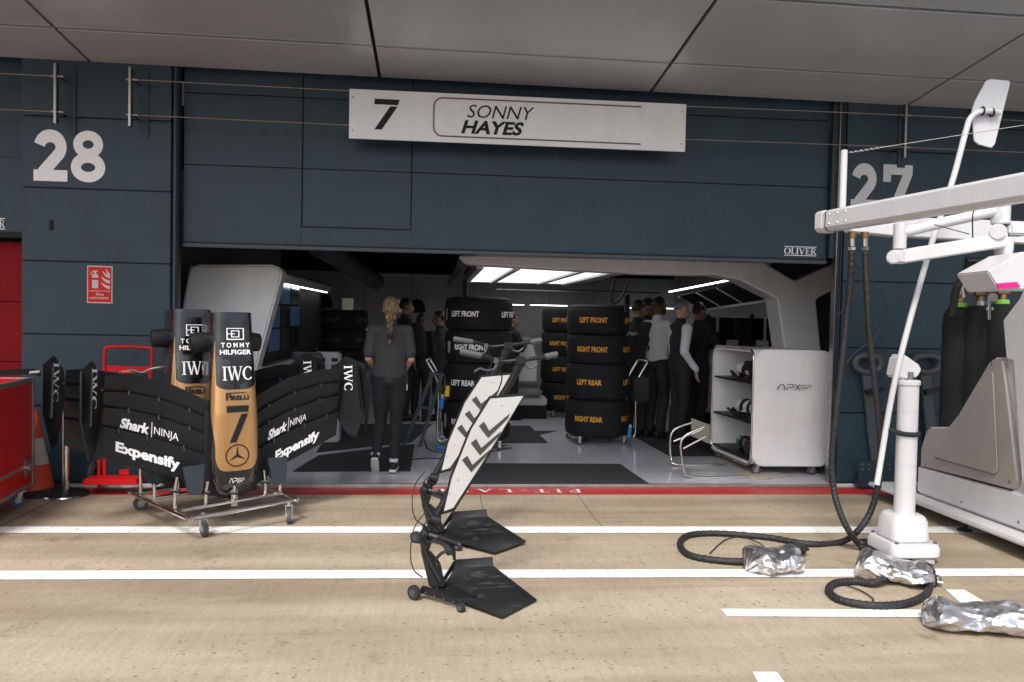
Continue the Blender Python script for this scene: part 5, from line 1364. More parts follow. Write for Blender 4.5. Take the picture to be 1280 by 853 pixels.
    # control cables
    MB().tube(sm([J(532, 640, Y), J(518, 660, Y-.03), J(513, 690, Y-.05), J(517, 712, Y-.05), J(528, 722, Y)], 8), .0035, 8).build('control_cable', 'rubber', t)
    MB().tube(sm([J(545, 648, Y), J(535, 650, Y-.04), J(528, 664, Y-.05), J(536, 678, Y-.03), J(552, 668, Y-.03)], 8), .0035, 8).build('control_cable', 'rubber', t)
    MB().tube(sm([J(622, 455, Y), J(626, 480, Y+.06), J(596, 540, Y+.07), J(550, 640, Y+.04)], 8), .004, 8).build('control_cable', 'rubber', t)
    return t
mat('board_white', (.44, .435, .42), .4, var=.06, vscale=5)
mat('olive_black', (.035, .037, .03), .5)
j1 = make_jack()
j2 = copy_tree(j1); g1_, g2_ = gz(628, 773.5), gz(612, 694)
j2.location = j1.location+(g2_-g1_); j2.location.z = 0; j2.rotation_euler = (0, R_(-1.0), 0); j2.scale = (1.12, 1, 1.026)
j2['label'] = 'further front jack with a chevron board, partly behind the nearer jack'

# ================================================================ WHITE GANTRY ON THE RIGHT
ga = thing('pit_gantry', 'white tubular equipment boom on a round post at the right', 'gantry', (3.1, 4.95, 0))
YG = 4.98
Gp = lambda x, y, Y=YG: at(x, y, Y=Y)
pb = gz(1132, 690); pb.y = 4.98; pb.x = at(1132, 690, Y=4.98).x
def Zp(y, x=1133): return at(x, y, Y=YG).z
cx = Gp(1133, 560).x
def loftrect(c, secs, n=8):       # (z, wx, wy, r)
    mb = MB(); vs_ = []; fs = []; cnt = 0
    for z, wx, wy, r, dx in secs:
        P = rrect(wx, 0, wy, r, n); cnt = len(P)
        for a, b in P: vs_.append(V((c[0]-wx/2+a+dx, c[1]-wy/2+b, z)))
    for i in range(len(secs)-1):
        for k in range(cnt): fs.append((i*cnt+k, i*cnt+(k+1) % cnt, (i+1)*cnt+(k+1) % cnt, (i+1)*cnt+k))
    fs.append(tuple(range(cnt))[::-1]); fs.append(tuple((len(secs)-1)*cnt+k for k in range(cnt)))
    return mb.mesh(vs_, fs)
MB().prism([gz(1072, 676, .03), gz(1098, 690, .03), gz(1168, 706, .03), gz(1170, 692, .03), gz(1120, 672, .03)], (0, 0, .012)).build('base_plate', 'chrome', ga, bevel=.003)
loftrect((cx-.0, YG), [(.045, .34, .36, .06, .0), (.10, .34, .36, .06, 0), (.13, .32, .34, .06, 0)]).build('foot_lower', 'gantry_white', ga, bevel=.006)
loftrect((cx-.005, YG), [(.13, .26, .28, .07, -.0), (.27, .24, .26, .07, 0), (.30, .2, .22, .07, 0)]).build('foot_upper', 'gantry_white', ga, bevel=.01)
MB().lathe([(.066, .29), (.064, Zp(482)), (.072, Zp(481)), (.072, Zp(476)), (.066, Zp(475))], (cx, YG, 0), 36).build('column', 'gantry_white', ga, bevel=.002)
MB().lathe([(.02, Zp(477)), (.02, Zp(465)), ], (cx+.01, YG, 0), 16).build('ball_joint', 'steel', ga)
MB().prism([Gp(1119, 472), Gp(1124, 446), Gp(1131, 443), Gp(1152, 458), Gp(1152, 466), Gp(1145, 474), Gp(1138, 472), Gp(1135, 476)], (0, .12, 0)).build('pole_clamp', 'gantry_white', ga, bevel=.012, seg=3)
MB().tube([(cx+.069*math.cos(a), YG+.069*math.sin(a), Zp(541)+.004*math.sin(a)) for a in [2*PI*k/32 for k in range(32)]], (.016), 8, closed=True, ref=(0, 0, 1)).tube([V((cx-.06, YG-.04, Zp(541))), Gp(1108, 537)], .016, 8).build('velcro_strap', 'cloth_black', ga)
# thin pole with paddle
MB().tube(sm([Gp(1096, 606), Gp(1120, 470), Gp(1160, 320), Gp(1190, 228), Gp(1207, 165), Gp(1213, 148), Gp(1224, 140), Gp(1240, 139), Gp(1250, 141)], 6), .019, 14).build('lollipop_pole', 'gantry_white', ga)
pd = [(1219, 127), (1233, 101), (1239, 99), (1262, 101), (1263, 104), (1244, 180), (1240, 185), (1224, 181), (1218, 176), (1215, 140)]
MB().prism([Gp(x, y, YG+.03) for x, y in pd], (0, .012, 0)).build('paddle', 'gantry_white', ga, bevel=.003)
for x, y in ((1228, 139), (1240, 141)):
    MB().tube([Gp(x, y)+V((0, .022*math.cos(a), .026*math.sin(a))) for a in [2*PI*k/16 for k in range(16)]], .006, 8, closed=True).build('paddle_clamp', 'black_plastic', ga)
# main boom: octagonal beam coming towards the camera
zb0 = at(1040, 277, Y=YG).z
bL = at(1032, 277, Y=5.05); bR = V((at(1290, 232, Z=bL.z).x, at(1290, 232, Z=bL.z).y, bL.z))
dd = (bR-bL).normalized(); bR2 = bR+dd*1.2
up = V((0, 0, 1)); sdv = dd.cross(up)
oc = [(-.06, -.05), (-.035, -.072), (.035, -.072), (.06, -.05), (.06, .045), (.035, .064), (-.035, .064), (-.06, .045)]
def beam(a, b, prof, nm, m='gantry_white', bev=.005):
    d = (b-a).normalized(); s_ = d.cross(V((0, 0, 1))).normalized()
    MB().prism([a+s_*x+V((0, 0, z)) for x, z in prof], b-a).build(nm, m, ga, bevel=bev)
beam(bL, bR2, oc, 'main_boom', bev=.002)
beam(bL-dd*.03, bL+dd*.045, [(x*1.06, z*1.06) for x, z in oc], 'boom_end_cap')
beam(bL+dd*.075, bL+dd*.083, [(x*1.03, z*1.03) for x, z in oc], 'boom_strap', 'black_plastic', 0)
b2L = at(1062, 283, Y=5.22); b2R = at(1400, 283, Y=5.4)
zA = at(1120, 272, Y=5.25).z; zB_ = at(1120, 296, Y=5.25).z
MB().prism([V((b2L.x, 5.2, zA)), V((b2L.x, 5.2, zB_+.02)), V((b2L.x+.3, 5.2, zB_)), V((b2R.x, 5.25, zB_-.04)), V((b2R.x, 5.25, zA))], (0, .1, 0)).build('cross_boom', 'gantry_white', ga, bevel=.006)
# short upright with the stay wire
MB().lathe([(.022, at(1050, 262, Y=5.05).z), (.022, at(1057, 188, Y=5.05).z)], (at(1054, 230, Y=5.05).x, 5.05, 0), 18).build('stay_post', 'gantry_white', ga, bevel=.003)
a = at(1061, 191, Y=5.05); b = at(1400, 138, Y=4.6)
tag(MB().tube([a+(b-a)*.12, b], .0025, 6).build('stay_wire', 'steel', ga), None)
mb = MB()
for i in range(6): mb.ball(a+(b-a)*(.02*i+.01), (.018, .008, .008), 8)
mb.build('turnbuckle', 'chrome', ga)
# articulated lower arms
YA_ = 4.85
Ga = lambda x, y, Y=YA_: at(x, y, Y=Y)
MB().lathe([(.04, Ga(1125, 312).z), (.04, Ga(1125, 280).z)], (Ga(1125, 290).x, YA_, 0), 24).build('arm_pivot', 'gantry_white', ga, bevel=.005)
MB().tube([Ga(1128, 291), Ga(1185, 277, 4.8), Ga(1245, 264, 4.7)], .034, 20).build('upper_arm', 'gantry_white', ga)
MB().lathe([(.055, Ga(1251, 281, 4.7).z), (.055, Ga(1251, 248, 4.7).z)], (Ga(1251, 265, 4.7).x, 4.7, 0), 28).build('arm_pivot', 'gantry_white', ga, bevel=.006)
MB().tube([Ga(1120, 313, YA_-.02), Ga(1120, 330, YA_-.02)], .05, 24).build('elbow', 'gantry_white', ga, bevel=.012)
MB().tube([Ga(1117, 322, YA_-.09), Ga(1117, 322, YA_+.06)], .042, 24).build('elbow_cap', 'gantry_white', ga, bevel=.008)
beam(Ga(1122, 322), Ga(1258, 300, 4.62), [(-.03, -.045), (.03, -.045), (.03, .045), (-.03, .045)], 'lower_arm', bev=.008)
MB().tube([Ga(1247, 290, 4.60), Ga(1247, 290, 4.78)], .05, 24).build('elbow_cap', 'gantry_white', ga, bevel=.008)
MB().box(Ga(1268, 288, 4.7), (.14, .12, .07)).build('motor_box', 'gantry_white', ga, bevel=.012)
MB().lathe([(.042, Ga(1254, 345, 4.7).z), (.05, Ga(1254, 318, 4.7).z), (.055, Ga(1254, 312, 4.7).z), (.055, Ga(1254, 304, 4.7).z), (.045, Ga(1254, 298, 4.7).z)], (Ga(1254, 320, 4.7).x, 4.7, 0), 28).build('lower_tube', 'gantry_white', ga, bevel=.003)
MB().tube(sm([Ga(1232, 259, 4.62), Ga(1245, 256, 4.6), Ga(1258, 255, 4.6)], 4), .006, 8).tube(sm([Ga(1216, 304, 4.7), Ga(1216, 268, 4.68), Ga(1222, 262, 4.66), Ga(1235, 258, 4.62)], 4), .004, 8).tube([Ga(1168, 281, 4.75), Ga(1212, 293, 4.7)], .003, 6).build('arm_cable', 'black_plastic', ga)
# faceted box with pink label
fbx = thing('faceted_box', 'white faceted box with a pink label hanging at the right edge', 'equipment box', Ga(1270, 345, 4.45))
Yq = 4.3
MB().prism([at(x, y, Y=Yq) for x, y in ((1234, 339), (1278, 315), (1330, 312), (1330, 362), (1249, 363))], (.05, .35, 0)).build('housing', 'gantry_white', fbx, bevel=.008)
MB().prism([at(x, y, Y=Yq-.012) for x, y in ((1247, 354.5), (1271, 352.5), (1276, 359), (1249, 361.5))], (.0, .008, 0)).build('pink_label', 'pink', fbx)

# console: big white body whose left face is seen at an angle
XC = 4.02
cs = thing('pit_console', 'large white pit equipment console with a grey recessed side panel', 'console', (4.4, 5.4, 0))
Xp = lambda x, y, X=XC: at(x, y, X=X)
base = [gz(1103, 614, .07), gz(1300, 697, .07)]
b0 = V((3.83, 6.62, .1)); b1 = V((3.83, 3.0, .1))
MB().b2((3.86, 3.4, .10), (5.2, 6.75, .135)).build('floor_plate', 'gantry_white', cs, bevel=.01)
for y in (6.3, 5.6, 4.9):
    MB().lathe([(.055, 0), (.05, .015), (.02, .03), (.015, .1)], (3.98, y, 0), 20).build('levelling_foot', 'rubber', cs)
sil = [(1148, 587), (1155, 534), (1181, 534), (1195, 516), (1235, 447), (1253, 447), (1250, 400), (1262, 384)]
Pm = [Xp(*p) for p in sil]
body = [V((XC, Pm[0].y, .18))]+[V((XC, p.y, p.z)) for p in Pm]+[V((XC, Pm[-1].y-.12, Pm[-1].z+.20)), V((XC, 3.4, Pm[-1].z+.30)), V((XC, 3.4, .18))]
MB().prism([p+V((.03, 0, 0)) for p in body], (.75, 0, 0)).build('body', 'gantry_white', cs, bevel=.02, seg=3)
MB().prism([V((XC+.0, Pm[0].y+.02, .14)), V((XC, Pm[0].y+.02, Pm[0].z+.04)), V((XC, 3.4, .44)), V((XC, 3.4, .14))], (.9, 0, 0)).build('skirt', 'gantry_white', cs, bevel=.02, seg=3)
gp = [(1149, 585), (1150, 560), (1157, 536), (1182, 535.5), (1196, 518), (1236, 450), (1254, 448), (1261, 500), (1273, 603), (1266, 615)]
MB().prism([Xp(*p, XC+.0) for p in gp], (.05, 0, 0)).build('recess_panel', 'beige_grey', cs, bevel=.02, seg=4)
gi = [(1168, 572), (1212, 520), (1236, 462), (1243, 466), (1249, 588), (1245, 594)]
MB().prism([Xp(*p, XC-.0) for p in gi], (-.012, 0, 0)).build('inner_recess', 'beige_grey', cs, bevel=.011, seg=3)
fr_ = [(1257, 450), (1266, 452), (1276, 600), (1290, 640), (1300, 640), (1300, 340), (1268, 380), (1253, 400)]
MB().prism([Xp(*p, XC+.0) for p in fr_], (.2, 0, 0)).build('side_frame', 'gantry_white', cs, bevel=.012, seg=3)

# fixings, seams and ties
for dx_ in (-.13, .13):
    for dy_ in (-.14, .14): MB().lathe([(.014, .128), (.014, .14), (.006, .142)], (cx+dx_, YG+dy_, 0), 6).build('foot_bolt', 'steel', ga)
for z in (.62, .98): MB().lathe([(.0665, z), (.0665, z+.003)], (cx, YG, 0), 32).build('column_seam', 'wall_interior', ga)
for f in (.35, .75, 1.15):
    p = bL+dd*f; s_ = dd.cross(V((0, 0, 1))).normalized()
    MB().prism([p+s_*x*1.01+V((0, 0, z*1.01)) for x, z in oc], dd*.004).build('boom_seam', 'wall_interior', ga)
for f in (.12, .2, .28):
    for z in (-.03, .03):
        p = bL+dd*f; s_ = dd.cross(V((0, 0, 1))).normalized(); q = p-s_*.061+V((0, 0, z)) if (p-s_).length < (p+s_).length else p+s_*.061+V((0, 0, z))
        MB().ball(q, .006, 8).build('boom_bolt', 'steel', ga)
for y in (6.3, 5.7, 5.1, 4.7):
    MB().cyl((XC-.004, y, .2), (XC+.01, y, .2), .009, 10).build('panel_screw', 'steel', cs)
for x, y in ((1157, 580), (1160, 541), (1240, 455), (1262, 602)):
    q = Xp(x, y, XC-.002); MB().cyl(q, q+V((-.004, 0, 0)), .008, 10).build('panel_screw', 'steel', cs)

# gas cylinders with covers
Yc = 6.35
for i, (px, lab) in enumerate(((1197, 'left of the row'), (1222, 'middle of the row'), (1250, 'right, partly behind the console'))):
    Y = Yc-.12*i; c = at(px, 450, Y=Y); zt = at(px, 384-2*i, Y=Y).z; r = .125
    t = thing('gas_cylinder', 'black covered gas cylinder, '+lab, 'gas cylinder', (c.x, Y, .14), group='gas cylinders by the console')
    MB().lathe([(r*.95, .14), (r, .2), (r, zt-.14), (r*.93, zt-.06), (r*.7, zt-.01), (r*.42, zt)], (c.x, Y, 0), 32).build('cover', 'cloth_black', t)
    MB().lathe([(.055, zt-.005), (.05, zt+.035)], (c.x, Y, 0), 24).build('neck_ring', 'green_cap' if i != 1 else 'steel', t)
    MB().lathe([(.03, zt+.03), (.03, zt+.08), (.022, zt+.09), (.022, zt+.15), (.042, zt+.16), (.042, zt+.19)], (c.x, Y, 0), 20).cyl((c.x-.06, Y-.02, zt+.09), (c.x+.04, Y-.02, zt+.09), .016, 12).build('valve', 'brass', t)
    MB().cyl((c.x+.055, Y-.03, zt+.14), (c.x+.055, Y-.055, zt+.14), .03, 18).build('gauge', 'alu', t)
hd = MB().tube(sm([at(1190, 395, Y=6.15), at(1196, 360, Y=6.1), at(1206, 350, Y=6.1), at(1222, 347, Y=6.05), at(1240, 345, Y=6.0), at(1262, 352, Y=6)], 8), .03, 10)
tag(hd.build('gas_hose', 'rubber'), 'thick black hose arching over the gas cylinders', 'hose')
mf = thing('gas_regulator', 'brass and chrome regulator on the hose above the gas cylinders', 'regulator', at(1230, 360, Y=6))
MB().tube([at(1214, 350, Y=5.95), at(1226, 346, Y=5.95)], .022, 12).build('valve_body', 'chrome', mf); MB().tube([at(1226, 345, Y=5.95), at(1233, 343, Y=5.95)], .027, 14).build('orange_ring', 'orange', mf)
MB().tube([at(1208, 358, Y=5.95), at(1222, 357, Y=5.95), at(1228, 362, Y=5.95)], .028, 14).build('coupling', 'black_plastic', mf); MB().tube([at(1222, 361, Y=5.93), at(1229, 361, Y=5.93)], .033, 14).build('white_collar', 'white_dull', mf)
MB().cyl(at(1236, 372, Y=5.95), at(1236, 400, Y=5.95), .014, 12).cyl(at(1236, 384, Y=5.95), at(1236, 388, Y=5.95), .035, 16).build('stem', 'chrome', mf)
MB().cyl(at(1240, 352, Y=5.96), at(1240, 352, Y=5.92), .045, 20).cyl(at(1241, 372, Y=5.96), at(1241, 372, Y=5.92), .035, 20).build('gauge', 'steel', mf)
MB().tube(sm([at(1205, 372, Y=6.1), at(1203, 361, Y=6.1), at(1210, 355, Y=6.1), at(1224, 354, Y=6.1)], 5), .012, 8).build('white_bracket', 'white_dull', mf)

# tools hung on the wall
def pull_handle(px, lab, sx=1):
    Y = YF-.06; P = lambda x, y: at(px+x*sx, y, Y=Y)
    t = thing('lever_tool', lab, 'tool', P(0, 560), group='grey lever tools at pillar 27')
    s1 = arc(0, 0, 1, 1, 0, 360, 1)
    loop = [(-13, 443), (13, 443)]
    out = [(-20, 455), (-17, 446), (-9, 442), (9, 442), (17, 446), (20, 455), (17, 463), (8, 468), (7.5, 485), (12, 545), (-1, 545), (-7, 485), (-9, 468), (-17, 463)]
    out = [(20*math.cos(R_(a)), 454.5-13*math.sin(R_(a))) for a in range(200, -40, -20)]
    mb = MB(); mb.prism([P(x, y) for x, y in [(-8, 464), (8, 464), (7, 478), (11, 520), (18, 590), (6, 590), (0, 540), (-6, 478)]], (0, .03, 0)).build('shaft', 'tool_grey', t, bevel=.005)
    MB().tube(sm([P(-16, 455), P(-13, 447), P(0, 444.5), P(13, 447), P(16, 455), P(12, 462), P(0, 465.5), P(-12, 462)], 4, True), (.03), 10, closed=True).build('grip_loop', 'tool_grey', t)
    MB().prism([P(-5, 488), P(18, 484), P(19, 487), P(-3, 494)], (0, -.05, 0)).build('hook', 'black_plastic', t, bevel=.003)
pull_handle(1085, 'grey looped lever tool hanging on pillar 27 left of the white post'); pull_handle(1158, 'grey looped lever tool hanging on pillar 27 right of the white post')
bp2 = thing('hinge_plate', 'dark blue bolted plate at the foot of pillar 27', 'bracket', at(1100, 600, Y=7.05))
P = lambda x, y: at(x, y, Y=7.02)
MB().prism([P(1073, 577), P(1122, 577), P(1123, 606), P(1110, 620), P(1084, 620), P(1073, 608)], (0, .02, 0)).build('plate', 'dark_blue', bp2, bevel=.004)
MB().b2((P(1075, 600).x, 7.0, .02), (P(1122, 600).x, 7.14, .09)).build('foot_block', 'dark_blue', bp2, bevel=.01)
for x in (1078, 1086, 1112, 1119):
    for y in (581, 587): MB().cyl(P(x, y)+V((0, -.006, 0)), P(x, y), .008, 8).build('bolt', 'alu', bp2)

# ---- hoses from the boom
hz = lambda x, y, Y: at(x, y, Y=Y)
def hose(pts, r, lab):
    t = tag(MB().tube(sm(pts, 26), [r*(1+.07*math.sin(i*1.25)) for i in range(26*(len(pts)-1)+1)], 12).build('air_hose', 'rubber_hose', smooth=60), lab, 'hose', 'hoses from the white boom'); return t
mat('rubber_hose', (.013, .013, .015), .6, var=.3, vscale=30, bump=.6, bscale=45, stretch=(1, 1, 3))
g0 = lambda x, y, z=.022: gz(x, y, z)
hose([hz(1065, 308, 5.1), hz(1063, 350, 5.1), hz(1056, 420, 5.1), hz(1046, 510, 5.15), hz(1040, 570, 5.2), hz(1042, 610, 5.2), hz(1048, 635, 5.15), hz(1060, 662, 5.1), g0(1078, 685), g0(1098, 698, .04), g0(1108, 704, .07)], .021, 'black hose from the boom to the foil bag near the white post')
hose([hz(1081, 308, 5.1), hz(1083, 350, 5.1), hz(1087, 420, 5.1), hz(1096, 500, 5.1), hz(1101, 560, 5.12), hz(1098, 605, 5.15), hz(1088, 640, 5.15), hz(1072, 664, 5.15), g0(1050, 678), g0(1010, 680), g0(960, 672), g0(900, 667), g0(862, 669), g0(850, 680), g0(862, 694), g0(900, 701), g0(940, 702, .03)], .021, 'black hose looping on the floor to the left foil bag')
hose([g0(1108, 722, .05), g0(1092, 729, .03), g0(1070, 727), g0(1045, 729), g0(1036, 738), g0(1050, 750), g0(1090, 757), g0(1130, 755), g0(1155, 745), g0(1162, 732), g0(1158, 720, .08)], .021, 'short black hose loop in front of the middle foil bag')
for (x, y0, y1) in ((1065, 296, 309), (1081, 296, 309)):
    t = thing('hose_coupling', 'chrome and brass coupling on the %s hose under the boom' % ('left' if x == 1065 else 'right'), 'coupling', hz(x, y1, 5.1), group='hose couplings')
    MB().cyl(hz(x, y0-6, 5.1), hz(x, y0+2, 5.1), .026, 16).build('brass_nut', 'brass', t, bevel=.004)
    MB().cyl(hz(x, y0+2, 5.1), hz(x, y1+8, 5.1), .018, 16).cyl(hz(x, y1, 5.1), hz(x, y1+4, 5.1), .025, 6).build('ferrule', 'chrome', t)
def thin(pts, lab, r=.004): tag(MB().tube(sm(pts, 8), r, 6).build('thin_cable', 'rubber'), lab, 'cable', 'thin cables round the hoses')
thin([hz(1068, 330, 5.1), hz(1085, 345, 5.1), hz(1104, 370, 5.1), hz(1108, 390, 5.1), hz(1095, 420, 5.1), hz(1070, 440, 5.1), hz(1058, 455, 5.1)], 'thin black cable bulging right between the hoses')
thin([hz(1080, 332, 5.1), hz(1076, 355, 5.12), hz(1060, 380, 5.12), hz(1047, 395, 5.12)], 'thin black cable crossing left between the hoses')
thin([hz(1062, 300, 5.05), hz(1058, 315, 5.05), hz(1064, 335, 5.05), hz(1080, 345, 5.05)], 'thin black cable close under the boom end')
thin([g0(887, 692, .01), g0(905, 676, .01), g0(925, 671, .01), g0(945, 677, .03), g0(955, 683, .1)], 'thin cable arching over the left hose loop')
thin([g0(1052, 730, .01), g0(1075, 738, .01), g0(1091, 748, .01), g0(1090, 752, .01)], 'thin cable inside the small hose loop')

# ---- foil bags
def foil_bag(c, L, W, H, ang, seed, label, mouth=1, parts=True, bend=0):
    t = thing('foil_bag', label, 'foil cover', c, ang, 'silver foil covers on the ground')
    mb = MB(); n, m_ = 72, 54; vs_ = []; fs = []
    for i in range(m_+1):
        u = i/m_; x = (u-.5)*L
        e = (1-abs(2*u-1)**5)**.6 if not (mouth and u > .5) else (1-.45*(2*u-1)**4)
        e = max(e, .03)
        w = W*e*(1+.12*math.sin(u*5+seed)); h = H*e*(.85+.25*math.sin(u*4.2+seed*2))
        for k in range(n):
            a = 2*PI*k/n; q = V((math.cos(a), math.sin(a), 0)); nz = noise.noise(V((u*5+seed, math.cos(a)*1.6, math.sin(a)*1.6)))*.20
            p4 = V((u*9+seed, math.cos(a)*3, math.sin(a)*3)); cr = abs(noise.noise(p4*.6))*.2+abs(noise.noise(p4*1.7))*.04
            k_ = 1+nz-cr+.05
            y = w/2*math.cos(a)*k_+bend*(u-.5)**2*L; z = h*.5+h*.5*math.sin(a)*k_
            vs_.append(V((x+.012*noise.noise(V((a*2, u*8, seed))), y, max(.006, z))))
    for i in range(m_):
        for k in range(n): fs.append((i*n+k, i*n+(k+1) % n, (i+1)*n+(k+1) % n, (i+1)*n+k))
    fs.append(tuple(range(n))[::-1])
    if not mouth: fs.append(tuple(m_*n+k for k in range(n)))
    mb.mesh(vs_, fs).build('foil_cover', 'silver_foil', t, world=False, smooth=50)
    if mouth:
        R2 = [vs_[m_*n+k] for k in range(n)]; c_ = sum(R2, V((0, 0, 0)))/n
        MB().tube([p+V((.002, 0, .002)) for p in R2[::3]], .007, 8, closed=True).build('mouth_hem', 'cloth_black', t, world=False)
        MB().mesh([c_+(p-c_)*.97+V((-.012, 0, 0)) for p in R2], [tuple(range(n))]).build('mouth_lining', 'cloth_black', t, world=False)
        MB().tube([c_+V((-.10, 0, -.01)), c_+V((.02, -.0, -.01))], .028, 16, round_=True).build('gun_nozzle', 'steel', t, world=False)
        MB().tube([c_+V((.0, -.03, -.015)), c_+V((.045, -.035, -.02))], .014, 12).build('coupling', 'chrome', t, world=False)
    return t
p = gz(972, 722); foil_bag((p.x+.03, p.y+.12, 0), .36, .30, .215, R_(2), 1.3, 'crumpled silver foil bag nearest the long hose, left of the post', mouth=0)
blob('hose_sleeve', gz(1002, 697, .0)+V((0, .03, .05)), (.05, .04, .04), 'cloth_black', 'black cloth tucked behind the left foil bag', 'cloth', 2)
p = gz(1114, 728); foil_bag((p.x+.03, p.y+.03, 0), .43, .29, .20, R_(-22), 4.1, 'silver foil bag with its dark mouth open, at the foot of the white post', mouth=1)
p = gz(1228, 800); foil_bag((p.x+.06, p.y+.14, 0), .50, .28, .20, R_(-17), 7.7, 'long silver foil bag at the bottom right corner', mouth=1, bend=-.25)

# ================================================================ PEOPLE
def limb(mb, pts, rad, n=14, ref=None): mb.tube([V(p) for p in pts], rad, n, ref=ref, round_=True)
def hand(mb, w, d, side, curl=.5, s=1, fwd=V((0, 1, 0))):
    """w wrist, d direction of the fingers"""
    d = V(d).normalized(); x = d.cross(fwd).normalized()*side; nrm = x.cross(d).normalized()*side
    pal = [w, w+d*.045*s, w+d*.09*s]; mb.tube(pal, [(.026*s, .016*s), (.036*s, .015*s), (.038*s, .013*s)], 12, ref=x, round_=True)
    inn = fwd
    for k, (o_, L) in enumerate(((-.028, .068), (-.0095, .078), (.0095, .072), (.028, .056))):
        a = w+d*.088*s+x*o_*s; b = a+(d*math.cos(curl*.5)+inn*math.sin(curl*.5))*L*.5*s; c = b+(d*math.cos(curl*1.4)+inn*math.sin(curl*1.4))*L*.5*s
        mb.tube([a-d*.01*s, b, c], [.0092*s, .0085*s, .007*s], 8, round_=True)
    a = w+d*.03*s-x*.024*s; b = a+(d*.7-x*.6+inn*.3).normalized()*.035*s; c = b+(d*.9-x*.1+inn*.4).normalized()*.03*s
    mb.tube([a, b, c], [.013*s, .011*s, .008*s], 8, round_=True)
def head(mb, c, yaw=0, s=1, pitch=0):
    """c: centre of the skull; local +y is where the face looks"""
    M = Matrix.Rotation(yaw, 3, 'Z') @ Matrix.Rotation(-pitch, 3, 'X')
    def T(x, y, z): return V(c)+M @ V((x*s, y*s, z*s))
    mb.ball(V(c)+M @ V((0, -.012*s, .02*s)), (.074*s, .093*s, .098*s), 20, M)
    mb.ball(V(c)+M @ V((0, .022*s, -.045*s)), (.058*s, .068*s, .072*s), 18, M)
    mb.ball(V(c)+M @ V((0, .058*s, -.088*s)), (.028*s, .026*s, .024*s), 12, M)
    mb.tube([T(0, .082, .012), T(0, .098, -.022), T(0, .105, -.034), T(0, .088, -.044)], [.008*s, .012*s, .015*s, .009*s], 10, round_=True)
    mb.tube([T(-.045, .07, .028), T(0, .083, .03), T(.045, .07, .028)], [.010*s]*3, 8, round_=True)
    mb.tube([T(-.022, .076, -.066), T(0, .084, -.067), T(.022, .076, -.066)], [.0075*s, .010*s, .0075*s], 8, round_=True)
    for k in (-1, 1):
        mb.ball(T(k*.076, -.005, -.012), (.008*s, .018*s, .03*s), 10, M)
    return T
